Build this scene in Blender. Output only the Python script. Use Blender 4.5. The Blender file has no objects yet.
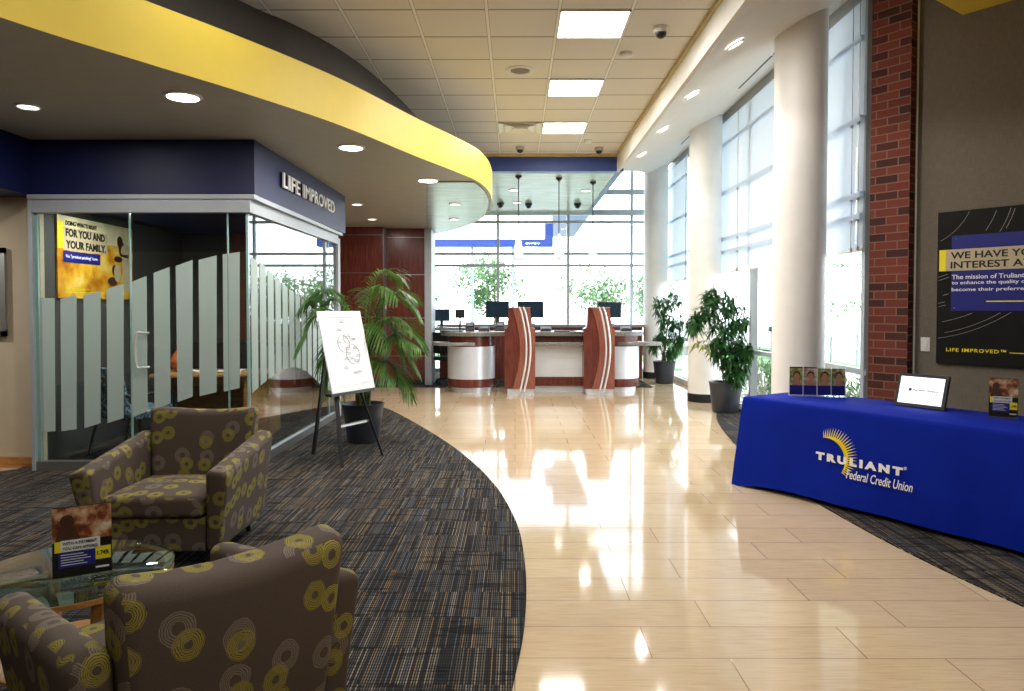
import bpy, bmesh, math, random
from mathutils import Vector, Matrix, Euler
random.seed(7)
PI = math.pi
SC = bpy.context.scene
COL = SC.collection

# ------------------------------------------------------------------ colour / nodes
def lin(c):
    c = c / 255.0
    return c / 12.92 if c <= 0.04045 else ((c + 0.055) / 1.055) ** 2.4
def C(r, g, b): return (lin(r), lin(g), lin(b), 1.0)

class NT:
    def __init__(s, name):
        s.m = bpy.data.materials.new(name); s.m.use_nodes = True
        s.t = s.m.node_tree; s.n = s.t.nodes; s.l = s.t.links
        s.b = s.n['Principled BSDF']; s.out = s.n['Material Output']
    def node(s, typ, **kw):
        nd = s.n.new(typ)
        for k, v in kw.items(): setattr(nd, k, v)
        return nd
    def link(s, a, b): s.l.new(a, b)
    def coords(s, kind='Object', scale=(1, 1, 1), loc=(0, 0, 0), rot=(0, 0, 0)):
        tc = s.node('ShaderNodeTexCoord'); mp = s.node('ShaderNodeMapping')
        mp.inputs['Scale'].default_value = scale; mp.inputs['Location'].default_value = loc
        mp.inputs['Rotation'].default_value = rot
        s.link(tc.outputs[kind], mp.inputs['Vector']); return mp.outputs['Vector']
    def math(s, op, a, b=None, c=None):
        nd = s.node('ShaderNodeMath', operation=op)
        for i, v in enumerate((a, b, c)):
            if v is None: continue
            if isinstance(v, (int, float)): nd.inputs[i].default_value = v
            else: s.link(v, nd.inputs[i])
        return nd.outputs[0]
    def mix(s, f, a, b):
        nd = s.node('ShaderNodeMix', data_type='RGBA')
        for i, v in ((0, f), (6, a), (7, b)):
            if isinstance(v, (int, float, tuple)): nd.inputs[i].default_value = v
            else: s.link(v, nd.inputs[i])
        return nd.outputs[2]
    def ramp(s, f, stops, interp='LINEAR'):
        nd = s.node('ShaderNodeValToRGB'); nd.color_ramp.interpolation = interp
        e = nd.color_ramp.elements
        while len(e) < len(stops): e.new(0.5)
        for i, (p, c) in enumerate(stops):
            e[i].position = p; e[i].color = c
        s.link(f, nd.inputs[0]); return nd.outputs[0]
    def noise(s, vec, scale=5, detail=3, rough=0.5):
        nd = s.node('ShaderNodeTexNoise'); nd.inputs['Scale'].default_value = scale
        nd.inputs['Detail'].default_value = detail; nd.inputs['Roughness'].default_value = rough
        s.link(vec, nd.inputs['Vector']); return nd.outputs[0]
    def bump(s, h, strength=0.3, dist=0.01):
        nd = s.node('ShaderNodeBump'); nd.inputs['Strength'].default_value = strength
        nd.inputs['Distance'].default_value = dist
        s.link(h, nd.inputs['Height']); s.link(nd.outputs[0], s.b.inputs['Normal'])
    def base(s, v):
        if isinstance(v, tuple): s.b.inputs['Base Color'].default_value = v
        else: s.link(v, s.b.inputs['Base Color'])

def plain(name, col, rough=0.6, metal=0.0, var=0.06, nscale=6.0, bump=0.0, bscale=200, spec=None, coat=0):
    t = NT(name)
    v = t.coords()
    n = t.noise(v, nscale, 4)
    d = tuple(max(0, c * (1 - var * 2)) for c in col[:3]) + (1,)
    h = tuple(min(1, c * (1 + var * 2)) for c in col[:3]) + (1,)
    t.base(t.ramp(n, [(0.3, d), (0.7, h)]))
    t.b.inputs['Roughness'].default_value = rough; t.b.inputs['Metallic'].default_value = metal
    if spec is not None: t.b.inputs['Specular IOR Level'].default_value = spec
    if coat: t.b.inputs['Coat Weight'].default_value = coat
    if bump: t.bump(t.noise(v, bscale, 2), bump, 0.002)
    return t.m

def emis(name, col, strength):
    t = NT(name); t.base((0.8, 0.8, 0.8, 1))
    t.b.inputs['Emission Color'].default_value = col
    t.b.inputs['Emission Strength'].default_value = strength
    return t.m

def glass(name, tint=(1, 1, 1, 1), ior=1.5, rough=0.0, boost=1.0):
    t = NT(name); t.n.remove(t.b)
    tr = t.node('ShaderNodeBsdfTransparent'); tr.inputs[0].default_value = tint
    gl = t.node('ShaderNodeBsdfGlossy'); gl.inputs['Roughness'].default_value = rough
    ge = t.node('ShaderNodeNewGeometry'); dp = t.node('ShaderNodeVectorMath', operation='DOT_PRODUCT')
    t.link(ge.outputs['Normal'], dp.inputs[0]); t.link(ge.outputs['Incoming'], dp.inputs[1])
    c1 = t.math('SUBTRACT', 1.0, t.math('ABSOLUTE', dp.outputs['Value']))
    f0 = ((ior - 1) / (ior + 1)) ** 2
    f = t.math('MINIMUM', t.math('MULTIPLY', t.math('MULTIPLY_ADD', t.math('POWER', c1, 5.0), 1 - f0, f0), boost), 1.0)
    mx = t.node('ShaderNodeMixShader'); t.link(f, mx.inputs[0]); t.link(tr.outputs[0], mx.inputs[1]); t.link(gl.outputs[0], mx.inputs[2])
    t.link(mx.outputs[0], t.out.inputs[0]); return t.m

def translucent(name, col, tr=0.5, rough=0.8):
    t = NT(name)
    t.base(col); t.b.inputs['Roughness'].default_value = rough
    tl = t.node('ShaderNodeBsdfTranslucent'); tl.inputs[0].default_value = col
    mx = t.node('ShaderNodeMixShader'); mx.inputs[0].default_value = tr
    t.link(t.b.outputs[0], mx.inputs[1]); t.link(tl.outputs[0], mx.inputs[2]); t.link(mx.outputs[0], t.out.inputs[0])
    return t.m

def leafmat(name, c1, c2, tr=0.3):
    t = NT(name); v = t.coords()
    n = t.noise(v, 9, 2)
    col = t.ramp(n, [(0.3, c1), (0.7, c2)])
    t.base(col); t.b.inputs['Roughness'].default_value = 0.4
    tl = t.node('ShaderNodeBsdfTranslucent'); t.link(col, tl.inputs[0])
    mx = t.node('ShaderNodeMixShader'); mx.inputs[0].default_value = tr
    t.link(t.b.outputs[0], mx.inputs[1]); t.link(tl.outputs[0], mx.inputs[2]); t.link(mx.outputs[0], t.out.inputs[0])
    return t.m

M = {}
def mk_floor():
    t = NT('travertine_plank_tiles')
    v = t.coords()
    br = t.node('ShaderNodeTexBrick'); br.offset = 0.36; br.offset_frequency = 2
    br.inputs['Scale'].default_value = 1; br.inputs['Brick Width'].default_value = 0.92
    br.inputs['Row Height'].default_value = 0.305; br.inputs['Mortar Size'].default_value = 0.0028
    br.inputs['Mortar Smooth'].default_value = 0.3; br.inputs['Bias'].default_value = 0.0
    br.inputs['Color1'].default_value = (0, 0, 0, 1); br.inputs['Color2'].default_value = (1, 1, 1, 1)
    br.inputs['Mortar'].default_value = (0.5, 0.5, 0.5, 1)
    t.link(v, br.inputs['Vector'])
    g = t.noise(t.coords(scale=(1.6, 26, 1)), 3.0, 6, 0.65)
    g2 = t.noise(t.coords(scale=(0.7, 5, 1)), 2.0, 3)
    base = t.ramp(g, [(0.25, C(180, 152, 116)), (0.5, C(202, 178, 144)), (0.78, C(216, 197, 167))])
    base = t.mix(t.math('MULTIPLY', br.outputs['Color'], 0.34), base, C(226, 205, 172))
    base = t.mix(t.math('MULTIPLY', g2, 0.25), base, C(188, 156, 116))
    base = t.mix(br.outputs['Fac'], base, C(140, 112, 82))
    t.base(base)
    t.b.inputs['Roughness'].default_value = 0.07
    t.b.inputs['IOR'].default_value = 1.45
    t.bump(t.math('SUBTRACT', 1.0, br.outputs['Fac']), 0.25, 0.002)
    return t.m
M['floor'] = mk_floor()

def mk_carpet(name, rot=0.0):
    t = NT(name)
    v = t.coords(rot=(0, 0, rot))
    sx = t.node('ShaderNodeSeparateXYZ'); t.link(v, sx.inputs[0])
    x, y = sx.outputs[0], sx.outputs[1]
    # fine threads running away from the door
    th = t.math('FRACT', t.math('MULTIPLY', x, 95.0))
    cell = t.math('FLOOR', t.math('MULTIPLY', x, 95.0))
    seg = t.math('FLOOR', t.math('MULTIPLY', y, 3.2))
    wn = t.node('ShaderNodeTexWhiteNoise', noise_dimensions='2D')
    cb = t.node('ShaderNodeCombineXYZ'); t.link(cell, cb.inputs[0]); t.link(seg, cb.inputs[1]); t.link(cb.outputs[0], wn.inputs['Vector'])
    thread = t.ramp(wn.outputs['Value'], [(0.0, C(48, 46, 46)), (0.25, C(78, 74, 70)), (0.50, C(100, 94, 86)), (0.68, C(128, 106, 74)), (0.80, C(84, 94, 108)), (0.90, C(140, 130, 114))], 'CONSTANT')
    line = t.math('GREATER_THAN', th, 0.5)
    base = t.mix(line, C(34, 33, 34), thread)
    # cross rows
    cr = t.math('FRACT', t.math('MULTIPLY', y, 40.0))
    base = t.mix(t.math('MULTIPLY', t.math('GREATER_THAN', cr, 0.66), 0.55), base, C(16, 16, 18))
    # wandering dark drifts across
    v2 = t.coords(scale=(1.3, 8.5, 1), rot=(0, 0, rot + .12))
    n = t.noise(v2, 2.6, 4, 0.6)
    m = t.ramp(n, [(0.40, (1, 1, 1, 1)), (0.47, (0, 0, 0, 1))])
    base = t.mix(t.math('MULTIPLY', m, 0.72), base, C(13, 13, 15))
    t.base(base); t.b.inputs['Roughness'].default_value = 0.95
    t.b.inputs['Specular IOR Level'].default_value = 0.1
    return t.m
M['carpet'] = mk_carpet('charcoal_thread_carpet')

def mk_tiles():
    t = NT('acoustic_ceiling_tiles')
    v = t.coords(); sx = t.node('ShaderNodeSeparateXYZ'); t.link(v, sx.inputs[0])
    def cell(o, off, w, per):
        f = t.math('FRACT', t.math('DIVIDE', t.math('SUBTRACT', o, off), per))
        d = t.math('MINIMUM', f, t.math('SUBTRACT', 1.0, f))
        return t.math('LESS_THAN', d, w / per)
    nb = t.noise(v, 160, 2)
    col = t.ramp(nb, [(0.35, C(222, 217, 209)), (0.65, C(238, 234, 226))])
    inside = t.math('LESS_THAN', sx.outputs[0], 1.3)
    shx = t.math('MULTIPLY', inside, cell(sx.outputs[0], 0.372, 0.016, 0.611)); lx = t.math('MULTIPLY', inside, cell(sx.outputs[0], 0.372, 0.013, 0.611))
    shy = cell(sx.outputs[1], 6.10, 0.012, 0.606); ly = cell(sx.outputs[1], 6.10, 0.005, 0.606)  # dark bands beside the grid bars are shadow put into the colour
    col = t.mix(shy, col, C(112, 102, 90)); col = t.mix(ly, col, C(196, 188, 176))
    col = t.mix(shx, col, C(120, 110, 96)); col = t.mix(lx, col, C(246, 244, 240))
    t.base(col); t.b.inputs['Roughness'].default_value = 0.9
    t.bump(nb, 0.2, 0.002)
    return t.m
M['tiles'] = mk_tiles()

def mk_brick():
    t = NT('red_running_bond_brick')
    v = t.coords('UV')
    br = t.node('ShaderNodeTexBrick'); br.offset = 0.5
    for k, val in (('Scale', 1), ('Brick Width', 0.21), ('Row Height', 0.078), ('Mortar Size', 0.006), ('Mortar Smooth', 0.2), ('Bias', -0.1)):
        br.inputs[k].default_value = val
    br.inputs['Color1'].default_value = (0, 0, 0, 1); br.inputs['Color2'].default_value = (1, 1, 1, 1)
    t.link(v, br.inputs['Vector'])
    col = t.ramp(br.outputs['Color'], [(0.0, C(52, 26, 22)), (0.22, C(74, 34, 26)), (0.3, C(112, 50, 38)), (0.7, C(128, 60, 44)), (1.0, C(98, 44, 34))])
    n = t.noise(v, 60, 4)
    col = t.mix(t.math('MULTIPLY', n, 0.5), col, C(96, 40, 28))
    col = t.mix(br.outputs['Fac'], col, C(130, 98, 80))
    t.base(col); t.b.inputs['Roughness'].default_value = 0.85
    t.bump(t.math('SUBTRACT', 1.0, br.outputs['Fac']), 0.6, 0.006)
    return t.m
M['brick'] = mk_brick()

def mk_cherry(name, a, b, c, scale=(14, 14, 1.2), rough=0.25):
    t = NT(name)
    n = t.noise(t.coords(scale=scale), 2.5, 6, 0.6)
    t.base(t.ramp(n, [(0.3, a), (0.5, b), (0.72, c)]))
    t.b.inputs['Roughness'].default_value = rough
    return t.m
M['cherry'] = mk_cherry('cherry_veneer', C(80, 36, 29), C(102, 49, 39), C(120, 62, 50))
M['cherry_light'] = mk_cherry('light_cherry_veneer', C(124, 70, 56), C(144, 86, 70), C(158, 100, 82))
M['oak'] = mk_cherry('honey_oak', C(150, 96, 46), C(176, 120, 64), C(196, 140, 82), (3, 14, 14), 0.35)

def mk_rings():
    t = NT('ring_pattern_upholstery')
    v = t.coords('UV')
    wob = t.node('ShaderNodeTexNoise'); wob.inputs['Scale'].default_value = 38; t.link(v, wob.inputs['Vector'])
    wsub = t.node('ShaderNodeVectorMath', operation='SUBTRACT'); t.link(wob.outputs['Color'], wsub.inputs[0]); wsub.inputs[1].default_value = (0.5, 0.5, 0.5)
    wsc = t.node('ShaderNodeVectorMath', operation='SCALE'); t.link(wsub.outputs[0], wsc.inputs[0]); wsc.inputs['Scale'].default_value = 0.012
    vw = t.node('ShaderNodeVectorMath', operation='ADD'); t.link(v, vw.inputs[0]); t.link(wsc.outputs[0], vw.inputs[1])
    fine = t.noise(v, 420, 2)
    base = t.ramp(fine, [(0.3, C(70, 60, 53)), (0.7, C(98, 85, 75))])
    def layer(base, off, sc, colr, rmin, rmax, thr):
        mp = t.node('ShaderNodeMapping'); mp.inputs['Location'].default_value = off
        t.link(vw.outputs[0], mp.inputs['Vector'])
        vo = t.node('ShaderNodeTexVoronoi', voronoi_dimensions='2D', feature='F1')
        vo.inputs['Scale'].default_value = sc; vo.inputs['Randomness'].default_value = 0.55
        t.link(mp.outputs[0], vo.inputs['Vector'])
        d = vo.outputs['Distance']
        scr = t.math('GREATER_THAN', t.math('SINE', t.math('MULTIPLY', d, 150.0 )), -0.35)
        inr = t.math('MULTIPLY', t.math('GREATER_THAN', d, rmin), t.math('LESS_THAN', d, rmax))
        cs = t.node('ShaderNodeSeparateColor'); t.link(vo.outputs['Color'], cs.inputs[0])
        sel = t.math('GREATER_THAN', cs.outputs[0], thr)
        f = t.math('MULTIPLY', t.math('MULTIPLY', scr, inr), sel)
        return t.mix(f, base, colr)
    base = layer(base, (0.31, 0.17, 0), 6.8, C(124, 112, 100), 0.12, 0.33, 0.3)
    base = layer(base, (0, 0, 0), 7.0, C(146, 136, 50), 0.09, 0.30, 0.22)
    base = layer(base, (0.068, 0.03, 0), 7.0, C(154, 144, 58), 0.10, 0.29, 0.66)
    t.base(base); t.b.inputs['Roughness'].default_value = 0.85
    t.b.inputs['Specular IOR Level'].default_value = 0.25
    t.bump(fine, 0.2, 0.001)
    return t.m
M['rings'] = mk_rings()

def mk_photo(name, stops, scale=3.0, kind='Object', detail=4):
    t = NT(name); n = t.noise(t.coords(kind), scale, detail, 0.6)
    t.base(t.ramp(n, stops)); t.b.inputs['Roughness'].default_value = 0.35; return t.m
M['field_photo'] = mk_photo('golden_field_print', [(0.25, C(110, 56, 14)), (0.42, C(190, 120, 20)), (0.55, C(226, 172, 42)), (0.75, C(240, 214, 120))], 4)
M['car_photo'] = mk_photo('warm_car_print', [(0.3, C(40, 16, 12)), (0.45, C(130, 60, 30)), (0.55, C(200, 150, 110)), (0.7, C(240, 225, 200))], 14)
M['leafy_photo'] = mk_photo('leafy_portrait_print', [(0.3, C(60, 84, 30)), (0.5, C(140, 150, 70)), (0.7, C(226, 206, 160))], 26)
M['wedding_photo'] = mk_photo('pale_portrait_print', [(0.3, C(90, 70, 50)), (0.5, C(196, 170, 140)), (0.7, C(244, 238, 228))], 26)
M['skin_print'] = plain('printed_skin', C(196, 134, 96), 0.4)
M['hair_print'] = plain('printed_hair', C(70, 36, 20), 0.4)

M['white_paint'] = plain('white_painted_plaster', C(232, 228, 218), 0.6, var=0.01)
M['col_paint'] = plain('cream_white_column_paint', C(243, 241, 236), 0.5, var=0.01, bump=0.05, bscale=120)
M['beige_wall'] = plain('beige_painted_wall', C(196, 180, 152), 0.7, var=0.02)
M['taupe'] = plain('taupe_soffit_paint', C(176, 170, 160), 0.5, var=0.02)
M['dark_taupe'] = plain('dark_grey_cove_paint', C(82, 78, 72), 0.7, var=0.02)
M['yellow'] = plain('yellow_fascia_paint', C(246, 216, 74), 0.45, var=0.01)
M['navy'] = plain('navy_header_paint', C(8, 20, 72), 0.5, var=0.02)
M['blue_beam'] = plain('blue_beam_paint', C(48, 72, 148), 0.4, var=0.02)
def mk_woodgrey():
    t = NT('grey_green_ceiling_panel')
    n = t.noise(t.coords(scale=(1, 9, 1)), 2.2, 5, 0.6)
    t.base(t.ramp(n, [(0.3, C(138, 138, 122)), (0.7, C(178, 178, 162))])); t.b.inputs['Roughness'].default_value = 0.25
    return t.m
M['canopy_under'] = mk_woodgrey()
M['office_dark'] = plain('dark_grey_office_wall', C(62, 62, 62), 0.7, var=0.02)
def mk_fabricwall():
    t = NT('woven_grey_brown_wallcovering')
    a = t.noise(t.coords(scale=(3, 3, 90)), 4, 3); b = t.noise(t.coords(scale=(60, 60, 3)), 4, 3)
    f = t.math('MULTIPLY', t.math('ADD', a, b), 0.5)
    t.base(t.ramp(f, [(0.35, C(96, 88, 76)), (0.65, C(122, 112, 98))])); t.b.inputs['Roughness'].default_value = 0.85
    t.bump(f, 0.15, 0.002); return t.m
M['wallcover'] = mk_fabricwall()
M['alu'] = plain('brushed_aluminium', C(168, 170, 168), 0.35, metal=0.85, var=0.02)
M['alu_dull'] = plain('satin_aluminium_frame', C(172, 178, 182), 0.45, metal=0.15, var=0.02)
M['steel'] = plain('brushed_steel_sheet', C(234, 240, 248), 0.34, metal=0.4, var=0.03, nscale=2)
M['chrome'] = plain('polished_chrome', C(236, 238, 240), 0.12, metal=1.0, var=0.01)
M['black'] = plain('black_plastic', C(20, 20, 22), 0.4, var=0.1)
M['black_wood'] = plain('black_painted_wood', C(22, 22, 26), 0.4, var=0.1)
M['black_base'] = plain('black_rubber_base', C(18, 20, 26), 0.5, var=0.1)
M['strip'] = plain('bright_metal_strip', C(240, 240, 240), .25, metal=.3, var=.01)
M['white_plastic'] = plain('white_plastic', C(232, 230, 224), 0.4, var=0.01)
M['white_board'] = plain('white_foam_board', C(244, 244, 246), 0.5, var=0.005)
M['paper'] = plain('white_paper', C(238, 236, 230), 0.6, var=0.01)
M['ink'] = plain('grey_ink', C(52, 54, 64), 0.6)
M['black_ink'] = plain('black_ink', C(14, 14, 14), 0.5)
M['white_ink'] = plain('white_ink', C(240, 240, 240), 0.5, var=0.0)
M['yellow_ink'] = plain('yellow_ink', C(252, 230, 24), 0.5, var=0.02)
M['navy_ink'] = plain('navy_ink', C(10, 18, 122), 0.5, var=0.02)
M['black_print'] = plain('black_print', C(20, 18, 16), 0.6, var=0.08, spec=.2)
M['tan_print'] = plain('tan_print', C(196, 180, 146), 0.5, var=0.02)
M['cloth'] = plain('royal_blue_tablecloth', C(0, 32, 150), 0.8, spec=0.15, var=0.05, nscale=3, bump=0.1, bscale=300)
M['granite'] = plain('grey_granite_counter', C(128, 124, 118), 0.25, var=0.2, nscale=60)
M['pot'] = plain('charcoal_glazed_pot', C(52, 54, 62), 0.4, var=0.08)
M['soil'] = plain('dark_soil', C(44, 32, 24), 0.95, var=0.3, nscale=60)
M['screen'] = plain('dark_teal_screen', C(22, 50, 66), 0.2, var=0.1)
M['frost'] = translucent('frosted_white_film', C(206, 220, 214), 0.35, 0.5)
M['blind'] = translucent('translucent_white_blind', C(220, 232, 244), 0.30)
M['pend'] = translucent('opal_glass_shade', C(240, 244, 246), 0.6, 0.3)
M['glass_in'] = glass('clear_partition_glass', (0.90, 0.95, 0.93, 1), 1.52, boost=1.7)
M['glass_win'] = glass('window_pane_glass', (0.97, 0.99, 1, 1), 1.45)
M['glass_top'] = glass('greenish_tabletop_glass', (0.72, 0.86, 0.8, 1), 1.6, boost=1.5)
M['acrylic'] = glass('clear_acrylic', (.97, .98, .98, 1), 1.4, boost=.6)
M['glass_edge'] = plain('pale_green_glass_edge', C(150, 186, 180), 0.15, var=0.03)
M['palm'] = leafmat('palm_leaf_green', C(34, 78, 26), C(96, 140, 50))
M['shrub'] = leafmat('glossy_shrub_green', C(26, 74, 40), C(78, 128, 64))
M['yleaf'] = leafmat('yellow_green_leaf', C(130, 140, 40), C(170, 170, 60))
M['tree'] = leafmat('sunlit_tree_green', C(92, 128, 84), C(150, 176, 124), 0.35)
M['hedge'] = leafmat('garden_shrub_green', C(60, 110, 50), C(120, 160, 84), 0.4)
M['bark'] = plain('brown_bark', C(104, 84, 62), 0.9, var=0.2, nscale=30)
M['cane'] = plain('green_brown_cane', C(112, 116, 66), 0.6, var=0.2)
M['grass'] = plain('lawn_grass', C(98, 140, 70), 0.9, var=0.3, nscale=30)
M['paving'] = plain('pale_concrete_paving', C(186, 184, 178), 0.8, var=0.04)
M['lamp_warm'] = emis('warm_lamp_lens', (1.0, 0.93, 0.82, 1), 9.0)
M['lamp_pink'] = emis('recessed_lamp_lens', (1.0, 0.9, 0.86, 1), 5.0)
M['lamp_panel'] = emis('lit_panel_diffuser', (1.0, 0.98, 0.94, 1), 7.0)
M['screen_lit'] = emis('lit_white_display', (0.86, 0.9, 1.0, 1), 0.75)
M['bluestripe'] = mk_photo('blue_grey_striped_fabric', [(0.35, C(20, 26, 34)), (0.5, C(70, 90, 112)), (0.6, C(150, 168, 184))], 30)
M['orange'] = plain('orange_glaze', C(190, 92, 46), 0.35)

# ------------------------------------------------------------------ mesh builder
class MB:
    def __init__(s): s.v = []; s.f = []; s.mi = []; s.cur = 0; s.uv = None
    def add(s, verts, faces, mat=None):
        o = len(s.v)
        s.v += [tuple(mat @ Vector(p)) if mat is not None else tuple(p) for p in verts]
        for f in faces: s.f.append([i + o for i in f]); s.mi.append(s.cur)
    def box(s, x0, x1, y0, y1, z0, z1, mat=None):
        V = [(x0, y0, z0), (x1, y0, z0), (x1, y1, z0), (x0, y1, z0), (x0, y0, z1), (x1, y0, z1), (x1, y1, z1), (x0, y1, z1)]
        s.add(V, [(0, 3, 2, 1), (4, 5, 6, 7), (0, 1, 5, 4), (1, 2, 6, 5), (2, 3, 7, 6), (3, 0, 4, 7)], mat)
    def prism(s, poly, z0, z1, mat=None, side_mi=None, top=True, bottom=True):
        n = len(poly)
        a = sum(poly[i][0] * poly[(i + 1) % n][1] - poly[(i + 1) % n][0] * poly[i][1] for i in range(n))
        if a < 0: poly = poly[::-1]
        V = [(p[0], p[1], z0) for p in poly] + [(p[0], p[1], z1) for p in poly]
        F = []
        if bottom: F.append(tuple(range(n - 1, -1, -1)))
        if top: F.append(tuple(range(n, 2 * n)))
        k = len(F)
        F += [(i, (i + 1) % n, n + (i + 1) % n, n + i) for i in range(n)]
        o = len(s.mi); s.add(V, F, mat)
        if side_mi is not None:
            for i in range(o + k, len(s.mi)): s.mi[i] = side_mi
    def lathe(s, prof, seg=32, mat=None, cx=0, cy=0, cap=True, sx=1, sy=1):
        V = []; F = []
        for (r, z) in prof:
            for i in range(seg):
                a = 2 * PI * i / seg; V.append((cx + sx * r * math.cos(a), cy + sy * r * math.sin(a), z))
        for j in range(len(prof) - 1):
            for i in range(seg):
                a = j * seg + i; b = j * seg + (i + 1) % seg
                F.append((a, b, b + seg, a + seg))
        if cap:
            F.append(tuple(range(seg - 1, -1, -1))); o = (len(prof) - 1) * seg
            F.append(tuple(range(o, o + seg)))
        s.add(V, F, mat)
    def tube(s, path, r, seg=8, mat=None, r2=None, flat=1.0):
        P = [Vector(p) for p in path]; n = len(P); V = []; F = []
        ref = Vector((0, 0, 1))
        for i, p in enumerate(P):
            t = (P[min(i + 1, n - 1)] - P[max(i - 1, 0)]).normalized()
            if abs(t.dot(ref)) > 0.95: ref = Vector((0, 1, 0)) if abs(t.y) < 0.9 else Vector((1, 0, 0))
            u = t.cross(ref).normalized(); w = u.cross(t).normalized()
            rr = r if r2 is None else r + (r2 - r) * i / (n - 1)
            for k in range(seg):
                a = 2 * PI * k / seg + PI / seg
                V.append(p + u * rr * math.cos(a) + w * rr * flat * math.sin(a))
        for i in range(n - 1):
            for k in range(seg):
                a = i * seg + k; b = i * seg + (k + 1) % seg
                F.append((a, b, b + seg, a + seg))
        F.append(tuple(range(seg - 1, -1, -1))); F.append(tuple(range((n - 1) * seg, n * seg)))
        s.add(V, F, mat)
    def bar(s, a, b, w, d=None, mat=None):
        s.tube([a, b], w * 0.7071, 4, mat, flat=(d / w if d else 1.0))
    def hexa(s, cor, n=6, fn=None, mat=None):
        """cor: 8 corners (bottom 4 ccw, top 4 ccw); surface grid n x n per side"""
        c = [Vector(p) for p in cor]
        def P(u, v, w):
            b = c[0].lerp(c[1], u).lerp(c[3].lerp(c[2], u), v); t = c[4].lerp(c[5], u).lerp(c[7].lerp(c[6], u), v)
            q = b.lerp(t, w)
            return fn(q, u, v, w) if fn else q
        idx = {}; V = []; F = []
        def vi(i, j, k):
            key = (i, j, k)
            if key not in idx: idx[key] = len(V); V.append(P(i / n, j / n, k / n))
            return idx[key]
        for i in range(n):
            for j in range(n):
                F.append((vi(i, j, 0), vi(i, j + 1, 0), vi(i + 1, j + 1, 0), vi(i + 1, j, 0)))
                F.append((vi(i, j, n), vi(i + 1, j, n), vi(i + 1, j + 1, n), vi(i, j + 1, n)))
                F.append((vi(i, 0, j), vi(i + 1, 0, j), vi(i + 1, 0, j + 1), vi(i, 0, j + 1)))
                F.append((vi(i, n, j), vi(i, n, j + 1), vi(i + 1, n, j + 1), vi(i + 1, n, j)))
                F.append((vi(0, i, j), vi(0, i, j + 1), vi(0, i + 1, j + 1), vi(0, i + 1, j)))
                F.append((vi(n, i, j), vi(n, i + 1, j), vi(n, i + 1, j + 1), vi(n, i, j + 1)))
        s.add(V, F, mat)
    def rhexa(s, cor, r=0.03, k=4, m=5, fn=None, mat=None):
        """rounded box warped into 8 corners"""
        c = [Vector(p) for p in cor]
        L = [((c[1] - c[0]).length + (c[5] - c[4]).length) / 2, ((c[3] - c[0]).length + (c[7] - c[4]).length) / 2, ((c[4] - c[0]).length + (c[6] - c[2]).length) / 2]
        r = min(r, min(L) * 0.48)
        def ax(l):
            a = [r * (1 - math.cos(PI / 2 * i / k)) if False else r * i / k for i in range(k)]
            mid = [r + (l - 2 * r) * i / m for i in range(m + 1)]
            return a + mid + [l - x for x in reversed(a)]
        A = [ax(l) for l in L]; N = [len(a) - 1 for a in A]
        def P(i, j, kk):
            p = Vector((A[0][i], A[1][j], A[2][kk])); q = Vector([min(max(p[t], r), L[t] - r) for t in range(3)])
            d = p - q
            if d.length > 1e-9: p = q + d.normalized() * r
            u, v, w = p.x / L[0], p.y / L[1], p.z / L[2]
            bt = c[0].lerp(c[1], u).lerp(c[3].lerp(c[2], u), v); tp = c[4].lerp(c[5], u).lerp(c[7].lerp(c[6], u), v)
            x = bt.lerp(tp, w)
            return fn(x, u, v, w) if fn else x
        idx = {}; V = []; F = []
        def vi(*key):
            if key not in idx: idx[key] = len(V); V.append(P(*key))
            return idx[key]
        X_, Y_, Z_ = N
        for i in range(X_):
            for j in range(Y_):
                F.append((vi(i, j, 0), vi(i, j + 1, 0), vi(i + 1, j + 1, 0), vi(i + 1, j, 0)))
                F.append((vi(i, j, Z_), vi(i + 1, j, Z_), vi(i + 1, j + 1, Z_), vi(i, j + 1, Z_)))
            for j in range(Z_):
                F.append((vi(i, 0, j), vi(i + 1, 0, j), vi(i + 1, 0, j + 1), vi(i, 0, j + 1)))
                F.append((vi(i, Y_, j), vi(i, Y_, j + 1), vi(i + 1, Y_, j + 1), vi(i + 1, Y_, j)))
        for i in range(Y_):
            for j in range(Z_):
                F.append((vi(0, i, j), vi(0, i, j + 1), vi(0, i + 1, j + 1), vi(0, i + 1, j)))
                F.append((vi(X_, i, j), vi(X_, i + 1, j), vi(X_, i + 1, j + 1), vi(X_, i, j + 1)))
        s.add(V, F, mat)
    def build(s, name, mats, parent=None, smooth=False, bevel=0, bseg=2, boxuv=False, uvoff=(0, 0), loc=None, rotz=0, autosm=35):
        me = bpy.data.meshes.new(name); me.from_pydata(s.v, [], s.f)
        if not isinstance(mats, (list, tuple)): mats = [mats]
        for m in mats: me.materials.append(m)
        for p, k in zip(me.polygons, s.mi): p.material_index = min(k, len(mats) - 1)
        if boxuv:
            uvl = me.uv_layers.new(name='UVMap')
            for p in me.polygons:
                n = p.normal; ax = max(range(3), key=lambda k: abs(n[k]))
                for li in p.loop_indices:
                    co = me.vertices[me.loops[li].vertex_index].co
                    uv = ((co.y, co.z), (co.x, co.z), (co.x, co.y))[ax]
                    uvl.data[li].uv = (uv[0] + uvoff[0] + ax * 0.37, uv[1] + uvoff[1] + ax * 0.21)
        me.validate(); me.update()
        o = bpy.data.objects.new(name, me); COL.objects.link(o)
        if parent is not None: o.parent = parent
        if loc is not None: o.location = loc
        o.rotation_euler[2] = rotz
        if smooth:
            for p in me.polygons: p.use_smooth = True
            if autosm:
                try: me.set_sharp_from_angle(angle=math.radians(autosm))
                except Exception: pass
        if bevel:
            b = o.modifiers.new('bevel', 'BEVEL'); b.width = bevel; b.segments = bseg; b.limit_method = 'ANGLE'; b.angle_limit = math.radians(40)
        return o

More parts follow.
